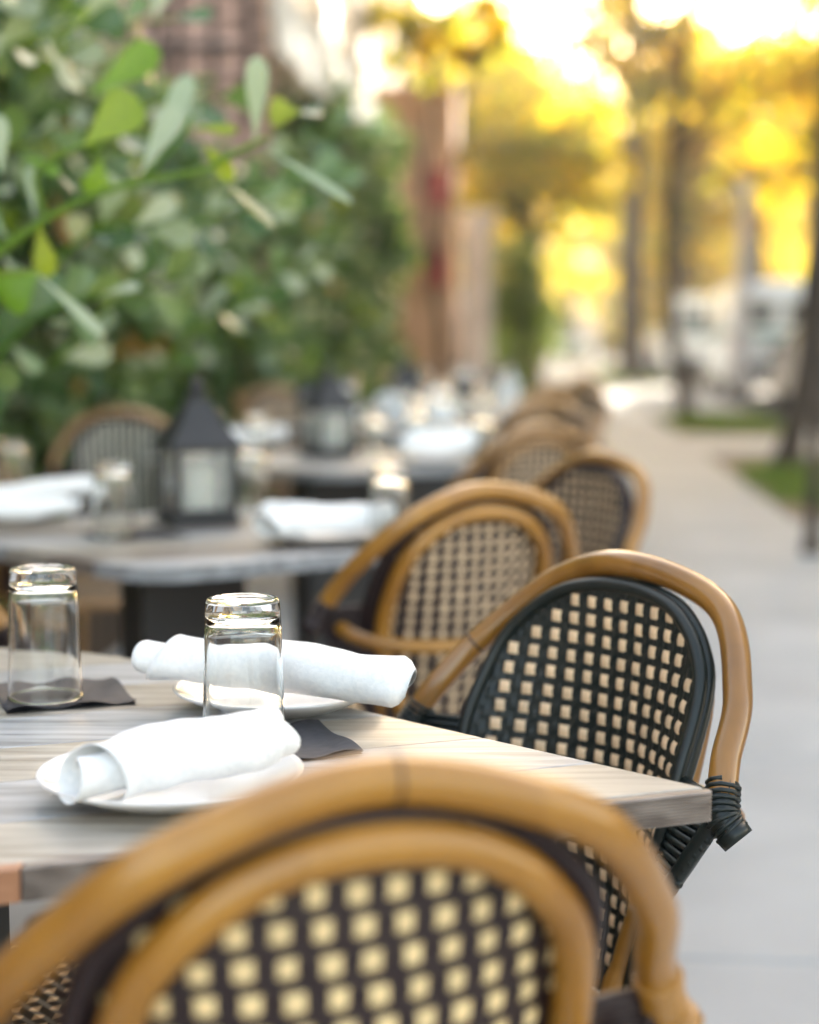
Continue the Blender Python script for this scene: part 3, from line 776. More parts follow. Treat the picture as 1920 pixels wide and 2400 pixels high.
# ------------------------------------------------------------------ clusia shrubs
def leaf_geo(Ln, W, cup=.12, bend=.12):
    """obovate leathery leaf, base at origin, along +y, normal +z; 5 stations x 3"""
    prof = [(0, .04), (.2, .22), (.45, .62), (.70, .98), (.88, .90), (.97, .55), (1, .18)]; vs = []; fs = []
    for t, w_ in prof:
        z = -bend * Ln * t * t
        vs += [(-w_ * W / 2, t * Ln, z + cup * W * w_ * w_), (0, t * Ln, z), (w_ * W / 2, t * Ln, z + cup * W * w_ * w_)]
    for k in range(len(prof) - 1):
        o = k * 3; fs += [(o, o + 1, o + 4, o + 3), (o + 1, o + 2, o + 5, o + 4)]
    return np.array(vs), fs
def leaf_cloud(pts, dirs, sizes, geo, rng):
    V, F = geo; n = len(pts)
    d = dirs / np.linalg.norm(dirs, axis=1, keepdims=True)
    a = rng.normal(size=(n, 3)); a[:, 2] += 1.1
    nz = a - (a * d).sum(1, keepdims=True) * d; nz /= np.linalg.norm(nz, axis=1, keepdims=True); x = np.cross(d, nz)
    W = pts[:, None] + sizes[:, None, None] * (V[None, :, 0, None] * x[:, None] + V[None, :, 1, None] * d[:, None] + V[None, :, 2, None] * nz[:, None])
    k = len(V); Fq = np.array(F); faces = (Fq[None] + (np.arange(n) * k)[:, None, None]).reshape(-1, Fq.shape[1])
    return W.reshape(-1, 3), faces
def np_mesh(name, V, F, m, smooth=False):
    me = bpy.data.meshes.new(name); nf, k = F.shape
    me.vertices.add(len(V)); me.vertices.foreach_set('co', V.ravel().astype(np.float32))
    me.loops.add(nf * k); me.loops.foreach_set('vertex_index', F.ravel().astype(np.int32))
    me.polygons.add(nf); me.polygons.foreach_set('loop_start', np.arange(0, nf * k, k, dtype=np.int32))
    me.polygons.foreach_set('loop_total', np.full(nf, k, dtype=np.int32))
    if smooth: me.polygons.foreach_set('use_smooth', np.ones(nf, bool))
    me.materials.append(M[m]); me.update(); me.validate(); return me
rng = np.random.default_rng(5)
LG = leaf_geo(.118, .062)
SHRUBS = [(3.6, -2.05, .85, 2.55), (5.2, -2.05, .95, 2.6), (7.0, -2.02, 1.0, 2.2), (9.0, -2.0, 1.15, 1.95), (11.2, -2.0, 1.25, 2.45), (13.8, -2.0, 1.4, 2.95), (16.6, -2.0, 1.5, 3.2)]
SLAB = ['leafy evergreen shrub with leathery leaves at the left edge, closest to the tables', 'leathery-leaved shrub behind the tall dark lantern, second in the hedge',
        'shrub in the hedge just right of the tall lantern, under the window grille', 'shrub in the hedge below the white awning',
        'shrub in the hedge above the small grey lantern', 'tall blurred shrub before the end of the hedge', 'last blurred shrub of the hedge, against the terracotta pillar']
single = leaf_geo(.098, .056)
lm = {k: np_mesh('leaf', leaf_geo(.098, .056)[0], np.array(single[1]), k, True) for k in ('clusia', 'clusia_new', 'clusia_pale', 'clusia_old')}
for si, (u, v, ru, hh) in enumerate(SHRUBS):
    cx, cy, _ = st(u, v)
    t = thing('evergreen_shrub', SLAB[si], 'shrub', (cx, cy, 0), 0, 'leathery-leaved shrubs along the terrace')
    b = MB(); tips = []
    for k in range(9):
        a = rng.uniform(0, 6.28); x0, y0 = rng.normal(0, .08), rng.normal(0, ru * .35); x1, y1 = x0 + rng.normal(0, .22), y0 + rng.normal(0, .25)
        b.tube(catmull([(x0, y0, 0), (x0 + .03, y0, hh * .3), ((x0 + x1) / 2, (y0 + y1) / 2, hh * .6), (x1, y1, hh * .93)], 5), [.016] * 6 + [.011] * 6 + [.006] * 4, 6)
    b.build('stem', 'bark_pale', t, kind='stuff')
    # twig ends scattered through the volume, leaves in whorls around each
    nt_ = int((360 if si < 3 else 400) * ru * hh / 2.2); P = []; D = []; Sz = []
    face = .46
    for k in range(nt_):
        yy = rng.uniform(-ru, ru); zz = .25 + (hh - .25) * rng.random() ** .85; depth = face - abs(rng.normal(0, .22))
        bulge = .10 * math.sin(3.1 * (yy + u) + 2 * zz) + .08 * math.sin(5.3 * zz + u)
        top = hh + .22 * math.sin(2.7 * (yy + u)) + .12 * math.sin(6.1 * (yy + u))
        if zz > top: continue
        if zz > top - .3: depth -= .15
        xx = depth + bulge
        c_ = np.array([xx, yy, zz]); out = np.array([1.0, -.25 if si < 4 else -.1, .35]) + rng.normal(0, .55, 3)
        out /= np.linalg.norm(out)
        for q in range(7):
            dd = out * .5 + rng.normal(0, .75, 3); P.append(c_ + out * rng.uniform(-.07, .07)); D.append(dd); Sz.append(rng.uniform(.75, 1.2) * (1.25 if si < 4 else 1.2))
    P, D, Sz = np.array(P), np.array(D), np.array(Sz)
    old = rng.random(len(P)) < .025; pale = (rng.random(len(P)) < .17) & ~old; new = (rng.random(len(P)) < .07) & ~old & ~pale
    rest = ~(old | pale | new)
    for nm, mk in (('clusia', rest), ('clusia_pale', pale), ('clusia_new', new), ('clusia_old', old)):
        V_, F_ = leaf_cloud(P[mk], D[mk], Sz[mk], LG, rng)
        put('leaves', np_mesh('leaves', V_, F_, nm, True), t, 'stuff')
    if si in (0, 1):
        # the outermost leaves one by one
        for k in range(120 if si == 0 else 70):
            yy = rng.uniform(-ru, ru) ; zz = rng.uniform(1.05, 2.1); xx = .50 + rng.uniform(-.04, .06) + .10 * math.sin(3.1 * (yy + u) + 2 * zz) + .08 * math.sin(5.3 * zz + u)
            d = Vector((rng.normal(.35, .5), rng.normal(0, .6), rng.normal(-.05, .6))).normalized()
            nz = Vector((rng.normal(.4, .5), rng.normal(-.4, .5), rng.normal(.8, .4))); nz = (nz - d * nz.dot(d)).normalized(); x_ = d.cross(nz)
            s_ = rng.uniform(.8, 1.15)
            mx = Matrix(((x_.x * s_, d.x * s_, nz.x * s_, xx), (x_.y * s_, d.y * s_, nz.y * s_, yy), (x_.z * s_, d.z * s_, nz.z * s_, zz), (0, 0, 0, 1)))
            put('leaf', lm[rng.choice(['clusia', 'clusia', 'clusia', 'clusia', 'clusia_pale'])], t, mx=mx)
    if si == 0: shrub0 = t
# the long sprig that reaches out of the first shrub, about 2.7 m from the lens (own coordinates: x right, y away, z up)
TW = (cx0, cy0) = (shrub0.location.x, shrub0.location.y)
def SP(x, y, d=2.7):      # a point of the sprig given by bearing and rise seen from the table side
    q = .1025; c_ = math.cos(math.atan(q)); s_ = math.sin(math.atan(q)); a, b_ = (x - 960) / 4000, -(y - 1200) / 4000
    ry, rz = c_ + b_ * s_, -s_ + b_ * c_; k = d / ry
    return Vector((a * k - cx0, d - cy0, 1.11 + rz * k))
b = MB(); b.tube(catmull([SP(-160, 700, 2.72), SP(0, 588), SP(110, 512), SP(220, 458), SP(330, 425), SP(470, 400), SP(560, 352), SP(622, 322)], 6), [.0078 - .00009 * i for i in range(43)], 8)
b.build('sprig_stem', 'clusia_new', shrub0)
MB().tube(catmull([SP(-120, 640), SP(0, 640), SP(90, 640)], 4), .006, 8).build('twig', 'clusia_new', shrub0)
MB().tube(catmull([SP(110, 512), SP(85, 430), SP(100, 390), SP(195, 338)], 4), .0045, 6).build('twig', 'clusia_new', shrub0)
MB().tube(catmull([SP(330, 425), SP(420, 330), SP(450, 270)], 4), .0034, 6).build('twig', 'clusia_new', shrub0)
def sleaf(b0, b1, w_, m, d=2.7, dz=0, roll=0, face=.9):
    A, B = SP(*b0, d), SP(*b1, d + dz); d_ = B - A; Ln = d_.length; d_.normalize()
    nz = Vector((.15, -face, .25 + roll)); nz = (nz - d_ * nz.dot(d_)).normalized(); x_ = d_.cross(nz)
    V_, F_ = leaf_geo(Ln, w_ / 4000 * d, .10, .06)
    b = MB(); b.add([A + x_ * p[0] + d_ * p[1] + nz * p[2] for p in V_], F_)
    o = b.build('leaf', m, shrub0)
    ss = o.modifiers.new('round', 'SUBSURF'); ss.levels = ss.render_levels = 1
sleaf((192, 342), (325, 232), 118, 'clusia_new')
sleaf((330, 408), (418, 248), 66, 'clusia_pale', dz=.03)
sleaf((352, 392), (446, 170), 60, 'clusia_pale', 2.8, .05)
sleaf((598, 335), (604, 132), 58, 'clusia_pale', dz=-.02)
sleaf((612, 342), (826, 466), 26, 'clusia_pale', dz=-.03, roll=.2)
sleaf((505, 408), (645, 528), 74, 'clusia', dz=-.02, roll=2.2, face=.5)
sleaf((478, 335), (544, 424), 50, 'clusia_new', dz=.02)
sleaf((442, 300), (556, 302), 26, 'clusia_new', 2.74)
sleaf((706, 262), (630, 262), 78, 'clusia_new', 2.85)
sleaf((690, 262), (756, 262), 66, 'clusia', 2.95, roll=1.5)
sleaf((236, 368), (222, 458), 72, 'clusia_new', 2.72, roll=-.4)
sleaf((132, 405), (186, 456), 36, 'clusia', 2.7, roll=2.5)
sleaf((52, 362), (142, 408), 34, 'clusia_new', 2.7)
sleaf((88, 640), (8, 712), 112, 'clusia_new', 2.66)
sleaf((84, 640), (246, 782), 32, 'clusia_pale', 2.66, roll=.3)
sleaf((4, 410), (-8, 268), 56, 'clusia_pale', 2.62)
sleaf((82, 516), (70, 388), 30, 'clusia_pale', 2.7)
sleaf((90, 520), (112, 648), 58, 'clusia_new', 2.74)
sleaf((210, 225), (368, 108), 92, 'clusia_new', 3.0)
sleaf((20, 560), (-60, 470), 80, 'clusia', 2.8, roll=1.5)
sleaf((300, 428), (205, 396), 40, 'clusia', 2.78, roll=1.2)
sleaf((0, 590), (60, 660), 50, 'clusia', 2.8, roll=2)

# shorter leafy shoots that stand out from the near shrubs
shoot_leaf = {k: np_mesh('leaf', leaf_geo(.105, .058)[0], np.array(leaf_geo(.1, .05)[1]), k, True) for k in ('clusia', 'clusia_new', 'clusia_pale')}
def shoot(a, b_, d0, d1, n, seed):
    r_ = random.Random(seed); A, B = SP(*a, d0), SP(*b_, d1); mid = A.lerp(B, .5) + Vector((0, 0, .04)); P = catmull([A, mid, B], 8)
    MB().tube(P, [.006 - .0035 * i / len(P) for i in range(len(P))], 7).build('twig', 'clusia_new', shrub0)
    for i in range(n):
        t = (i + .6) / n * (len(P) - 1); k = min(int(t), len(P) - 2); p = P[k].lerp(P[k + 1], t - k); tg = (P[k + 1] - P[k]).normalized()
        sd = Vector((r_.gauss(0, .35), r_.gauss(-.3, .5), (1 if i % 2 else -1) * r_.uniform(.4, 1))) ; d = (tg * r_.uniform(.5, 1.1) + sd * .8).normalized()
        if i == n - 1: d = tg
        nz = Vector((r_.gauss(.2, .4), r_.gauss(-.7, .4), r_.gauss(.4, .4))); nz = (nz - d * nz.dot(d)).normalized(); x_ = d.cross(nz); s_ = r_.uniform(.75, 1.15)
        mx = Matrix(((x_.x * s_, d.x * s_, nz.x * s_, p.x), (x_.y * s_, d.y * s_, nz.y * s_, p.y), (x_.z * s_, d.z * s_, nz.z * s_, p.z), (0, 0, 0, 1)))
        put('leaf', shoot_leaf[r_.choice(['clusia', 'clusia', 'clusia_pale'])], shrub0, mx=mx)
for q, (a, b_, d0, d1, n) in enumerate([((-120, 260), (190, 60), 3.2, 3.0, 9), ((60, 200), (420, 40), 3.7, 3.5, 9), ((250, 330), (520, 230), 3.9, 3.7, 8), ((300, 640), (640, 480), 3.9, 3.7, 9),
        ((-60, 900), (240, 690), 3.1, 3.0, 9), ((120, 860), (430, 640), 3.6, 3.4, 9), ((380, 860), (620, 700), 4.2, 4.0, 8), ((-100, 480), (120, 330), 3.4, 3.2, 7), ((420, 560), (760, 420), 4.4, 4.3, 9),
        ((120, 620), (360, 540), 3.3, 3.2, 7), ((520, 760), (760, 600), 5.0, 4.9, 8), ((-80, 120), (60, -60), 3.1, 3.0, 7), ((560, 420), (850, 300), 5.2, 5.1, 8)]):
    shoot(a, b_, d0, d1, n, 50 + q)

# ------------------------------------------------------------------ building, awning, pillars behind the hedge
TM = (Matrix.Translation((0, 0, 0)) @ Matrix.Rotation(-TH, 4, 'Z'))
def sthing(name, label, cat, u, v, z=0, group=None): return thing(name, label, cat, st(u, v, z), -TH, group)
M['brick'] = ramp_noise(mat('pink_brick', (.55, .33, .26), .9, .2), (.50, .30, .235), (.66, .43, .35), 9, island=.13)
M['mortar'] = mat('brown_mortar', (.20, .13, .10), .95)
M['cream_wall'] = ramp_noise(mat('cream_stucco', (.72, .62, .50), .9, .2), (.68, .57, .46), (.78, .69, .58), 1.5)
M['awning'] = leafmat('white_canvas', (.82, .83, .83), (.80, .80, .78), 0, .45, .8, 0)
M['terracotta'] = ramp_noise(mat('terracotta_stucco', (.36, .13, .07), .9, .2), (.40, .25, .145), (.70, .44, .32), 1.2, stretch=(1, 1, .6))
M['redsign'] = mat('red_painted_metal', (.42, .04, .035), .5)
M['greystucco'] = ramp_noise(mat('pale_grey_stucco', (.52, .49, .47), .9, .2), (.46, .43, .41), (.58, .55, .53), 2)
M['teal'] = mat('teal_paint', (.10, .33, .30), .4)
# brick wall with a barred window
bw = thing('brick_wall', 'pink brick wall of the building above the hedge, with a dark window grille', 'wall', (-1.20, 9.75, 0), -TH - R(88))
b = MB(); b.box((-.16, 0, 2.6), (.22, .78, 5.2)); b.build('backing', 'mortar', bw, False)
bmesh_ = MB().box((0, 0, 0), (.03, .200, .060)).mesh('brick', 'brick', False)
hmesh_ = MB().box((0, 0, 0), (.03, .095, .060)).mesh('brick', 'brick', False)
jb = MB()
for r_ in range(71):
    for c_ in range(-2, 3):
        y = c_ * .21 + (.105 if r_ % 2 else 0); z = .04 + r_ * .072
        ms, wd = bmesh_, .2
        if y > .40: continue
        if y > .30 or y < -.30: ms, wd = hmesh_, .095; y = math.copysign(.3425, y)
        if r_ % 2 == 0 and abs(c_) == 2: continue
        if z > 2.1: put('brick', ms, bw, mx=Matrix.Translation((-.032 + rnd.uniform(-.005, .003), y, z)))
        else: jb.box((-.034, y, z), (.03, wd, .060))
jb.build('bricks', 'brick', bw, False, kind='stuff')
gr = MB().box((.02, -.06, 2.72), (.03, .56, .035)).build('window_grille', 'iron', bw, False)
for yy in (-.31, -.11, .09, .19): MB().tube([(.03, -yy, 2.30), (.03, -yy, 4.3)], .02, 8).build('bar', 'iron', gr)
for zz in (3.35, 3.9): MB().box((.03, -.06, zz), (.02, .56, .024)).build('crossbar', 'iron', gr, False)
M['pinkstucco'] = ramp_noise(mat('pinkish_stucco', (.36, .25, .20), .9, .2), (.28, .19, .15), (.42, .30, .25), 1.5)
pw = sthing('terrace_wall', 'low pinkish wall hidden behind the near shrubs, topped by a pale coping', 'wall', 3.2, -2.95)
MB().box((0, 0, 1.45), (.2, 12.4, 2.9)).build('wall', 'pinkstucco', pw, False); MB().box((0, 0, 2.93), (.28, 12.4, .07)).build('coping', 'greystucco', pw, False)
pw = sthing('stucco_wall', 'cream stuccoed wall under the white canvas awning, behind the shrubs', 'wall', 12.8, -2.95)
MB().box((0, 0, 2.2), (.2, 4.6, 4.4)).build('wall', 'cream_wall', pw, False)
for k in range(8):
    pl = sthing('planter_box', ['dark planter box under the leftmost shrub', 'dark planter box under the second shrub', 'dark planter box behind the tall lantern table', 'dark planter box behind the third table',
        'dark planter box behind the fourth table', 'dark planter box beside the fifth table', 'dark planter box beside the last table', 'dark planter box at the end of the hedge'][k], 'planter', 2.0 + k * 2.12, -1.78)
    for dx, dy, sx_, sy_ in ((.24, 0, .03, 2.06), (-.24, 0, .03, 2.06), (0, 1.015, .45, .03), (0, -1.015, .45, .03)): MB().box((dx, dy, .25), (sx_, sy_, .5)).build('side', 'bark', pl, False)
    MB().box((0, 0, .22), (.45, 2.0, .40)).build('soil', 'soil', pl, False)
# cream wall further on
cw = sthing('cream_building', 'cream stuccoed building front beyond the white awning', 'building', 25.0, -2.2)
b = MB(); b.box((-1.2, 0, 3.4), (2.4, 20, 6.8)); b.build('wall', 'cream_wall', cw, False)
b = MB(); b.box((.05, 0, 3.0), (.1, 20, .12)); b.build('string_course', 'greystucco', cw, False)
for yy in (-8, -5, -2, 1, 4, 7):
    f = MB(); f.box((.02, yy, 4.7), (.06, .9, 1.5)); f = f.build('window', 'greystucco', cw, False)
    MB().box((.056, yy, 4.7), (.012, .76, 1.36)).build('pane', 'iron', f, False)
# white awning sloping down toward the terrace
aw = sthing('canvas_awning', 'white canvas awning sloping down above the hedge', 'awning', 13.2, -2.9)
b = MB(); L0, L1 = -3.2, 3.2
b.add([(0, L0, 4.3), (0, L1, 4.3), (1.3, L1, 3.22), (1.3, L0, 3.22), (0, L0, 4.27), (0, L1, 4.27), (1.28, L1, 3.19), (1.28, L0, 3.19)],
      [(0, 1, 2, 3), (7, 6, 5, 4), (0, 3, 7, 4), (1, 5, 6, 2), (3, 2, 6, 7), (0, 4, 5, 1)]); b.build('canopy', 'awning', aw, False)
b = MB(); n = 33; vs = []
for i in range(n + 1):
    y = L0 + (L1 - L0) * i / n; vs += [(1.31, y, 3.22), (1.32 + .01 * (i % 2), y, 2.80 - .04 * (i % 2))]
b.add(vs, [(i * 2, i * 2 + 2, i * 2 + 3, i * 2 + 1) for i in range(n)]); b.build('valance', 'awning', aw, False)
for y in (L0, L1): MB().tube([(0, y, 3.3), (1.28, y, 3.18)], .014, 6).build('arm', 'iron', aw)
# terracotta pillar with two red signs
tp = sthing('terracotta_pillar', 'reddish terracotta pillar at the end of the hedge with small red signs', 'pillar', 22.2, -1.50)
b = MB(); b.box((-.16, 0, 2.1), (.98, .8, 4.2)); b.box((-.16, 0, .25), (.94, .9, .5)); b.box((-.16, 0, 4.2), (1.04, .86, .10)); b.build('shaft', 'terracotta', tp, False)
for z in (2.98, 1.98): MB().box((.10, -.43, z), (.28, .04, .46)).build('sign', 'redsign', tp, False)
gp = sthing('pale_column', 'slim pale grey column beside the terracotta pillar', 'column', 25.5, -1.02)
b = MB(); b.lathe([(.30, 0), (.30, .12), (.24, .16), (.22, .3), (.20, 2.6), (.24, 2.7), (.27, 2.85), (.27, 2.95)], 20); b.build('shaft', 'greystucco', gp)

# ------------------------------------------------------------------ trees
QUAD = (np.array([(-.5, 0, 0), (0, .28, .06), (.5, 0, 0), (0, -.28, .06)]), [(0, 1, 2, 3)])
def crown(parent, blobs, leaf, m, seed, name='crown'):
    """leaves gathered in clumps; blobs = [(centre, radii, clumps, leaves per clump)]"""
    r_ = np.random.default_rng(seed); Pall = []; S_ = []
    for c, rad, nc, nl in blobs:
        q = r_.normal(size=(nc, 3)); q /= np.linalg.norm(q, axis=1, keepdims=True); q *= (r_.random((nc, 1)) ** .5)
        cc = np.array(c) + q * np.array(rad); cr = np.mean(rad) * r_.uniform(.07, .19, nc)
        for k in range(nc):
            Pall.append(cc[k] + r_.normal(size=(nl, 3)) * cr[k] * np.array([1, 1, .65]))
    P = np.vstack(Pall); V, F = QUAD; n = len(P)
    A = r_.normal(size=(n, 3)); A /= np.linalg.norm(A, axis=1, keepdims=True); B = np.cross(A, r_.normal(size=(n, 3))); B /= np.linalg.norm(B, axis=1, keepdims=True); N_ = np.cross(A, B)
    sz = leaf * r_.uniform(.6, 1.3, n)
    W = P[:, None] + sz[:, None, None] * (V[None, :, 0, None] * A[:, None] + V[None, :, 1, None] * B[:, None] + V[None, :, 2, None] * N_[:, None])
    F2 = (np.array(F)[None] + (np.arange(n) * 4)[:, None, None]).reshape(-1, 4)
    o = put(name, np_mesh(name, W.reshape(-1, 3), F2, m), parent, 'stuff'); return o
def tree(label, path, rad, limbs, blobs, leaf, m, seed, bark='bark', group='street trees'):
    base = Vector(path[0]); t = thing('street_tree', label, 'tree', base, 0, group)
    P = [Vector(p) - base for p in path]; cp = catmull(P, 6); n = len(cp)
    rr = [lerp(i / (n - 1), [0, .05, .15, 1], [rad * 1.55, rad * 1.2, rad, rad * .62]) for i in range(n)]
    MB().tube(cp, rr, 12).build('trunk', bark, t)
    for k, l in enumerate(limbs):
        lp = catmull([Vector(p) - base for p in l], 5); MB().tube(lp, [rad * .5 * (1 - .75 * i / len(lp)) for i in range(len(lp))], 8).build('limb', bark, t)
    mats_ = m if isinstance(m, list) else [m]
    for k, mm in enumerate(mats_):
        bl = [(tuple(np.array(c) - np.array(base)), r_, max(1, nc // len(mats_)), nl) for c, r_, nc, nl in blobs]
        crown(t, bl, leaf, mm, seed + 31 * k, 'foliage')
    return t
# slim dark tree at the right edge (8.7 m)
tree('slim dark trunk cut by the right edge, closest of the trees', [(2.07, 8.72, 0), (2.08, 8.72, .5), (2.12, 8.75, 1.6), (2.16, 8.8, 3.0), (2.3, 8.9, 4.4)], .036,
     [[(2.16, 8.8, 3.0), (2.5, 8.7, 3.7), (2.9, 8.6, 4.4)], [(2.2, 8.8, 3.5), (1.9, 9.1, 4.2), (1.6, 9.3, 4.8)]],
     [((2.9, 9.0, 4.9), (2.3, 1.8, 1.3), 190, 36)], .11, 'leaf_green', 101)
# leaning tree (14.6 m)
tree('dark trunk leaning right in the grass patch near the right edge', [(3.22, 14.6, 0), (3.30, 14.6, .35), (3.39, 14.6, .9), (3.43, 14.6, 1.7), (3.52, 14.6, 3.0), (3.7, 14.7, 4.6), (3.9, 14.8, 6.2)], .105,
     [[(3.6, 14.65, 3.8), (4.4, 14.2, 5.0), (5.3, 13.8, 6.0)], [(3.65, 14.7, 4.3), (2.9, 15, 5.4), (2.1, 15.3, 6.2)], [(3.7, 14.7, 4.7), (3.6, 13.8, 6), (3.5, 13, 7)]],
     [((4.2, 14.3, 6.5), (3.8, 3.2, 2.5), 420, 40)], .17, ['leaf_green', 'leaf_gold_glow'], 103)
# thin tree leaning left over the path (22.9 m)
tree('thin trunk leaning left over the path, pale upper stem rising to a fork', [(3.74, 22.9, 0), (3.62, 22.9, .55), (3.50, 22.9, 1.2), (3.44, 22.9, 2.2), (3.48, 22.9, 3.3), (3.62, 22.9, 4.8), (3.9, 23, 6.4)], .10,
     [[(3.48, 22.9, 3.4), (4.0, 22.8, 3.7), (4.6, 22.7, 3.2), (5.0, 22.6, 2.9)], [(3.5, 22.9, 3.6), (4.3, 22.9, 4.6), (5.2, 23, 5.4)], [(3.6, 22.9, 4.6), (2.8, 23, 5.6), (1.9, 23, 6.5)]],
     [((3.9, 23.2, 7.7), (3.8, 3.2, 1.9), 170, 30), ((5.9, 22.5, 3.6), (.9, 1.0, .7), 26, 26)], .20, ['leaf_gold_glow', 'leaf_olive'], 107, 'bark')
# thick trunk (44 m)
tree('thick grey-brown trunk standing straight up at the end of the path', [(5.72, 43.5, 0), (5.62, 43.5, .8), (5.60, 43.5, 2.5), (5.62, 43.5, 5.5), (5.58, 43.5, 9.5), (5.6, 43.5, 13)], .33,
     [[(5.6, 43.5, 7), (4.2, 43, 9), (3.4, 42.5, 11)], [(5.6, 43.5, 8), (7.4, 43, 9.6), (9, 42.5, 10.6)]],
     [((5.2, 43.5, 12.8), (5.5, 4.5, 3.4), 260, 30), ((5.6, 43, 8.8), (1.9, 1.5, 2.2), 90, 30), ((7.4, 43.5, 7.6), (2.2, 1.5, 1.3), 60, 28)], .30, ['leaf_olive', 'leaf_gold_glow'], 109)
TREES = [  # x, y, trunk height, crown centre z, radii, clumps, mats, label
    (.30, 20.8, 2.6, 4.7, (.95, .8, .55), 26, ['leaf_gold_glow', 'leaf_olive'], 'slender golden backlit tree whose crown covers the top of the terracotta pillar'),
    (2.3, 33, 3.6, 4.5, (1.8, 2.0, 1.8), 80, ['leaf_olive', 'leaf_gold_glow'], 'olive-green tree right of the terracotta pillar'),
    (1.6, 47, 5.5, 7.1, (3.0, 3.0, 3.0), 220, ['leaf_olive', 'leaf_gold_glow'], 'yellow-green tree above the pale column'),
    (9.8, 40, 5.0, 6.9, (3.2, 3.0, 2.9), 220, ['leaf_gold_glow', 'leaf_orange_glow'], 'golden backlit tree near the right edge'),
    (8.6, 54, 5.5, 6.8, (3.3, 3.0, 3.3), 190, ['leaf_gold_glow', 'leaf_orange_glow'], 'orange-gold backlit tree between the thick trunk and the vans'),
    (4.4, 66, 6.0, 7.5, (4.2, 3.5, 4.8), 220, ['leaf_olive', 'leaf_orange_glow'], 'broad backlit olive and orange tree far down the street'),
    (12.8, 64, 7.0, 8.6, (5.0, 4.0, 4.6), 250, ['leaf_gold_glow', 'leaf_olive'], 'tall golden backlit tree behind the white vans'),
    (-1.6, 62, 6.0, 7.3, (4.6, 4.0, 4.4), 220, ['leaf_olive', 'leaf_green'], 'large olive tree behind the terracotta pillar'),
    (19.5, 76, 7.0, 9.0, (6.0, 5.0, 6.0), 240, ['leaf_gold_glow', 'leaf_olive'], 'wide golden backlit tree beyond the right edge of the street'),
    (8.0, 88, 7.0, 8.5, (7.0, 5.0, 5.6), 260, ['leaf_olive', 'leaf_orange_glow'], 'hazy olive tree at the far end of the street'),
    (13.5, 82, 3.0, 4.6, (6.0, 4.0, 4.2), 260, ['leaf_gold_glow', 'leaf_olive'], 'low golden backlit tree filling the gap behind the white vans'),
    (21.0, 98, 3.5, 5.5, (6.5, 4.0, 5.0), 260, ['leaf_gold_glow', 'leaf_orange_glow'], 'low golden backlit tree beside the cream building at the street end'),
    (6.8, 12.6, 3.2, 5.6, (3.3, 3.2, 2.5), 330, ['leaf_green', 'leaf_olive'], 'unseen tree added outside the right edge to shade the path'),  # added out of view so its crown blocks the sun
]
for k, (x, y, th_, cz, rad, nc, ms, lab) in enumerate(TREES):
    tree(lab, [(x, y, 0), (x + .1, y, th_ * .4), (x - .1, y, th_), (x, y, cz)], .055 if k == 0 else .14 + .004 * th_ * y ** .5,
         [[(x, y, th_ * .7), (x + rad[0] * .5, y - .5, cz - .3), (x + rad[0] * .7, y - .8, cz + .6)], [(x, y, th_ * .8), (x - rad[0] * .5, y + .4, cz), (x - rad[0] * .7, y + .6, cz + .8)]],
         [((x, y, cz), rad, int(nc * 1.05), 30)], .17 + y * .0030, ms + (['leaf_green'] if k in (7,) else ['leaf_gold_glow', 'leaf_olive']), 200 + 7 * k)
# low green bushes right of the pale column
for k, (x, y, h, rx, lab) in enumerate([(1.75, 28.0, 2.5, .62, 'tall narrow green bush right of the pale column'), (2.5, 36.0, 2.2, .9, 'dark green bush behind the tall narrow one')]):
    t = thing('green_bush', lab, 'bush', (x, y, 0)); b = MB()
    for q in range(5): b.tube([(rnd.gauss(0, .08), rnd.gauss(0, .08), 0), (rnd.gauss(0, .25), rnd.gauss(0, .2), h * .8)], .02, 6)
    b.build('stem', 'bark', t, kind='stuff'); crown(t, [((0, 0, h * .58), (rx, .8, h * .5), 90, 34)], .13, 'leaf_green', 300 + k, 'foliage')

lb = MB()
for k in range(260):
    u, v = rnd.uniform(1, 26), min(2.8, abs(rnd.gauss(0, .5)) * (1 if rnd.random() < .5 else -1) + (2.4 if rnd.random() < .7 else .4)); x, y, _ = st(u, v); a = rnd.uniform(0, 6.3); l_ = rnd.uniform(.02, .045)
    if u < 9 and v < 1.4 and rnd.random() < .8: continue
    c_, s2 = math.cos(a) * l_, math.sin(a) * l_; lb.add([(x - c_, y - s2, .002), (x + s2 * .4, y - c_ * .4, .010), (x + c_, y + s2, .004), (x - s2 * .4, y + c_ * .4, .012)], [(0, 1, 2, 3)])
o = lb.build('leaf_litter', 'clusia_old', smooth=False); o['kind'] = 'stuff'; tag(o, 'dry yellow-brown fallen leaves scattered on the pavement near the trees', 'fallen leaves')

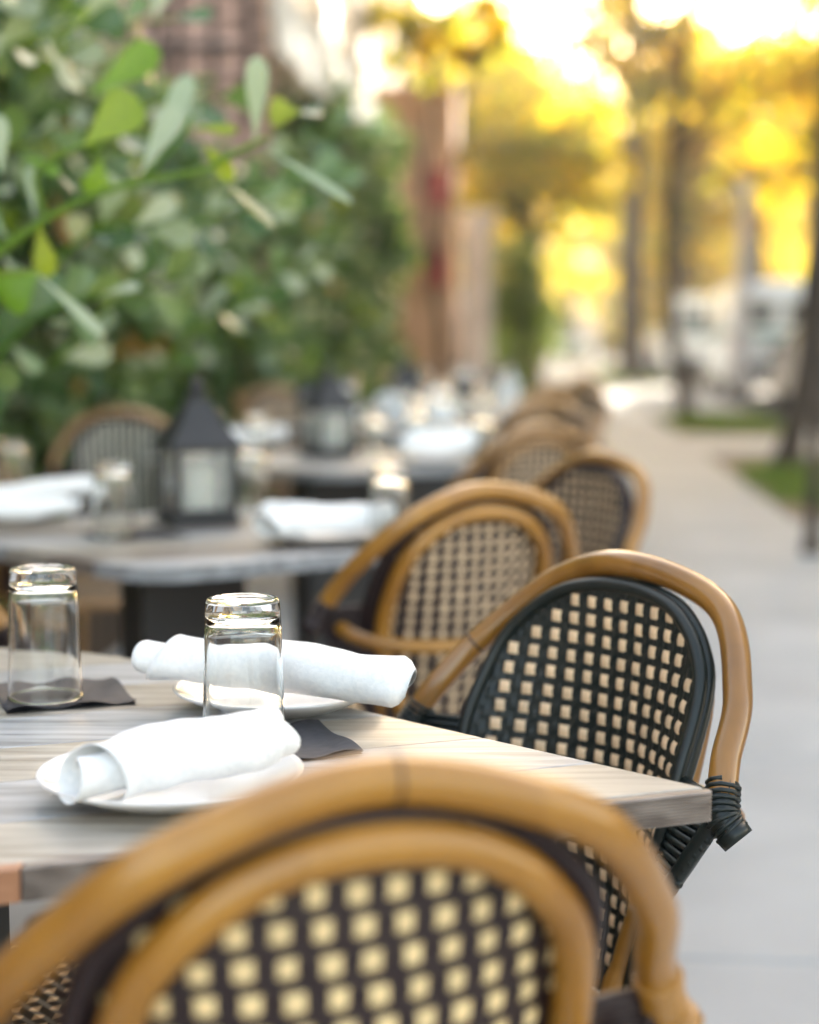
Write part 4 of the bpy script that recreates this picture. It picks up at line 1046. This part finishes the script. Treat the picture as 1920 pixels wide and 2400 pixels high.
# ------------------------------------------------------------------ vehicles
M['vanwhite'] = mat('white_car_paint', (.88, .90, .90), .3, .5, coat=.5)
M['silver'] = mat('silver_car_paint', (.42, .43, .45), .3, .5, coat=.5, metal=.4)
M['darkpaint'] = mat('dark_car_paint', (.03, .035, .045), .3, .5, coat=.6)
M['carglass'] = mat('tinted_window', (.03, .045, .05), .08, .6)
M['tyre'] = mat('black_rubber', (.02, .02, .02), .8)
M['rim'] = mat('alloy', (.5, .5, .5), .3, .5, metal=.8)
M['lampred'] = mat('red_lens', (.5, .02, .02), .2)
M['lampclear'] = mat('clear_lens', (.8, .8, .78), .1)
M['trim'] = mat('dark_plastic', (.05, .05, .055), .6)
def car(label, x, y, rz, kind, paint, group='vehicles parked along the kerb'):
    """nose toward +y; profile swept across the width with tumblehome"""
    t = thing({'van': 'delivery_van', 'car': 'parked_car'}[kind], label, {'van': 'van', 'car': 'car'}[kind], (x, y, -.13), rz, group)
    if kind == 'van': prof = [(-2.45, .38), (-2.5, .95), (-2.46, 2.12), (-2.3, 2.28), (.9, 2.28), (1.25, 2.12), (1.95, 1.22), (2.5, 1.05), (2.62, .8), (2.6, .38)]; W_ = .98; belt = 1.2
    else: prof = [(-2.1, .32), (-2.2, .62), (-2.16, .98), (-1.75, 1.02), (-1.15, 1.44), (.25, 1.46), (1.05, 1.02), (2.0, .86), (2.2, .66), (2.18, .32)]; W_ = .88; belt = .98
    b = MB(); n = len(prof); cols = [(-1, 0), (-.96, .03), (0, .05), (.96, .03), (1, 0)]; vs = []; fs = []
    for cx_, lift in cols:
        for yy, zz in prof:
            ins = .80 if (zz > belt + .05 and kind == 'car') else (.93 if zz > belt + .3 else 1)
            vs.append((cx_ * W_ * ins, yy, zz + (lift if zz > .9 else 0)))
    for c_ in range(4):
        for i in range(n):
            j = (i + 1) % n; fs.append((c_ * n + i, c_ * n + j, (c_ + 1) * n + j, (c_ + 1) * n + i))
    fs.append(tuple(range(n))); fs.append(tuple(4 * n + i for i in range(n))[::-1])
    b.add(vs, fs); b.build('body', paint, t, True, auto=30)
    for s_ in (-1, 1):
        for wy in ((-1.55, 1.65) if kind == 'van' else (-1.35, 1.35)):
            wb = MB(); wb.tube([(s_ * (W_ - .16), wy, .33), (s_ * (W_ + .015), wy, .33)], .33, 20); wl = wb.build('wheel', 'tyre', t, True, auto=40)
            MB().tube([(s_ * (W_ + .012), wy, .33), (s_ * (W_ + .03), wy, .33)], [.21, .18], 14).build('rim', 'rim', wl)
        q = MB()
        if kind == 'van': q.add([(s_ * .985, .2, 1.35), (s_ * .985, 1.5, 1.35), (s_ * .925, 1.15, 1.95), (s_ * .925, .2, 1.95)], [(0, 1, 2, 3)])
        else: q.add([(s_ * .84, -1.45, 1.05), (s_ * .84, .85, 1.05), (s_ * .715, .2, 1.40), (s_ * .715, -1.1, 1.40)], [(0, 1, 2, 3)])
        qq = q.build('side_window', 'carglass', t, False); qq.modifiers.new('thickness', 'SOLIDIFY').thickness = .02
        MB().box((s_ * W_ * .78, (2.60 if kind == 'van' else 2.17), .74 if kind == 'van' else .68), (.30, .08, .17)).build('headlight', 'lampclear', t, False)
        MB().box((s_ * W_ * .86, (-2.50 if kind == 'van' else -2.18), 1.15 if kind == 'van' else .82), (.16, .06, .34 if kind == 'van' else .16)).build('tail_light', 'lampred', t, False)
        MB().box((s_ * (W_ + .10), 1.35 if kind == 'van' else .75, 1.3 if kind == 'van' else 1.02), (.2, .10, .16)).build('mirror', 'trim', t, False)
    if kind == 'van':
        b = MB(); b.box((0, -2.512, 1.30), (1.9, .02, .10)); b.box((-.99, -.6, 1.30), (.012, 3.6, .10)); b.box((.99, -.6, 1.30), (.012, 3.6, .10)); b.build('stripe', 'teal', t, False)
        b = MB(); b.add([(-.80, 1.32, 2.12), (.80, 1.32, 2.12), (.88, 1.97, 1.26), (-.88, 1.97, 1.26)], [(0, 1, 2, 3)]); b.build('windscreen', 'carglass', t, False).modifiers.new('thickness', 'SOLIDIFY').thickness = .03
        MB().box((0, -2.50, .55), (1.94, .14, .34)).build('bumper', 'trim', t, False); MB().box((0, 2.58, .5), (1.94, .1, .3)).build('bumper', 'trim', t, False)
    else:
        b = MB(); b.add([(-.66, -1.2, 1.43), (.66, -1.2, 1.43), (.72, -1.70, 1.07), (-.72, -1.70, 1.07)], [(3, 2, 1, 0)]); b.build('rear_window', 'carglass', t, False).modifiers.new('thickness', 'SOLIDIFY').thickness = .03
        b = MB(); b.add([(-.68, .32, 1.44), (.68, .32, 1.44), (.76, 1.02, 1.06), (-.76, 1.02, 1.06)], [(0, 1, 2, 3)]); b.build('windscreen', 'carglass', t, False).modifiers.new('thickness', 'SOLIDIFY').thickness = .03
        MB().box((0, -2.17, .48), (1.7, .1, .24)).build('bumper', 'trim', t, False); MB().box((0, 2.17, .46), (1.7, .1, .24)).build('bumper', 'trim', t, False)
    if kind == 'van':
        for s_ in (-1, 1): MB().box((s_ * .46, -2.50, 1.72), (.62, .03, .40)).build('rear_window', 'carglass', t, False)
    MB().box((0, (-2.59 if kind == 'van' else -2.23), .62), (.32, .02, .11)).build('number_plate', 'lampclear', t, False)
    return t
car('white van with a teal stripe parked closest, behind the leaning trunk', *st(36.5, 4.55)[:2], -TH, 'van', 'vanwhite')
car('white van gleaming in the sun, parked farther along the kerb', *st(47.5, 4.25)[:2], -TH, 'van', 'vanwhite')
car('dark car parked at the right edge near the closest van', *st(28.5, 4.8)[:2], -TH, 'car', 'darkpaint')
car('silver car parked behind the thick trunk', *st(58, 4.2)[:2], -TH, 'car', 'silver')
car('white car standing side-on at the far crossing', 7.0, 84, R(88), 'car', 'vanwhite')
car('dark car side-on at the far crossing behind the thick trunk', 10.6, 92, R(85), 'car', 'darkpaint')
car('silver car far off beside the white one at the crossing', 4.8, 96, R(92), 'car', 'silver')

# pale concrete lamp post by the vans
lp = thing('street_lamp', 'pale concrete lamp post in front of the white vans', 'lamp post', (6.33, 32.6, 0))
b = MB(); b.lathe([(.24, 0), (.24, .35), (.17, .42), (.14, 2.0), (.125, 3.7), (.16, 3.75), (.16, 3.82)], 14); b.build('post', 'greystucco', lp)
b = MB(); b.lathe([(.11, 3.80), (.15, 3.86), (.15, 3.98), (.06, 4.06), (.01, 4.08)], 14); b.build('lamp_head', 'greystucco', lp)

# unseen block added across the road to keep the terrace in shade (outside the frame on the right)
M['blockwall'] = ramp_noise(mat('sandy_plaster', (.42, .36, .29), .9), (.38, .32, .26), (.47, .41, .34), .4)
# low buildings closing the street
M['farpink'] = ramp_noise(mat('pinkish_plaster', (.55, .42, .36), .9), (.50, .38, .32), (.62, .50, .43), .5)
def far_building(label, x, y, wd, dp, h, m, nx_, nz_, rz=0):
    t = thing('low_building', label, 'building', (x, y, -.15), rz)
    MB().box((0, 0, h / 2), (wd, dp, h)).build('wall', m, t, False); MB().box((0, 0, h + .12), (wd + .5, dp + .5, .24)).build('roof', 'greystucco', t, False)
    wm = MB().box((0, 0, 0), (1.3, .12, 1.4)).mesh('window', 'carglass', False)
    for i in range(nx_):
        for k in range(nz_):
            xx = -wd / 2 + wd * (i + .5) / nx_; o = put('window', wm, t, mx=Matrix.Translation((xx, -dp / 2 - .02, 1.9 + k * 3)))
            put('sill', MB().box((0, -.06, -.78), (1.5, .2, .1)).mesh('sill', 'greystucco', False), o)
    return t
far_building('unseen building added across the road, beyond the right edge, to shade the terrace', *st(33, 18.5)[:2], 50, 9, 17, 'blockwall', 12, 5, R(-90) - TH)  # added out of view to block the low sun
far_building('low pinkish building closing the left side of the street end', -4, 118, 26, 10, 6.2, 'farpink', 7, 2)
far_building('cream building at the street end behind the thick trunk', 17, 122, 15, 10, 5.2, 'cream_wall', 5, 1)
far_building('long pale building on the far side of the road', 26, 62, 30, 8, 6.5, 'farpink', 8, 2, R(-90) - TH)

# ------------------------------------------------------------------ haze volume added to veil the scene like lens flare
hz = MB(); hz.box((0, 420, 17.9), (1040, 1000, 38.2)); 
hm = bpy.data.materials.new('flare_veil'); hm.use_nodes = True
for n_ in list(hm.node_tree.nodes):
    if n_.type == 'BSDF_PRINCIPLED': hm.node_tree.nodes.remove(n_)
pvn = hm.node_tree.nodes.new('ShaderNodeVolumePrincipled'); pvn.inputs['Density'].default_value = .0017; pvn.inputs['Color'].default_value = (.95, .94, .90, 1); pvn.inputs['Anisotropy'].default_value = .3
hm.node_tree.links.new(pvn.outputs[0], hm.node_tree.nodes['Material Output'].inputs['Volume'])
ho = hz.build('haze', hm, smooth=False); ho['kind'] = 'stuff'; tag(ho, 'thin haze added over the street, lifting the darks like lens flare', 'haze')
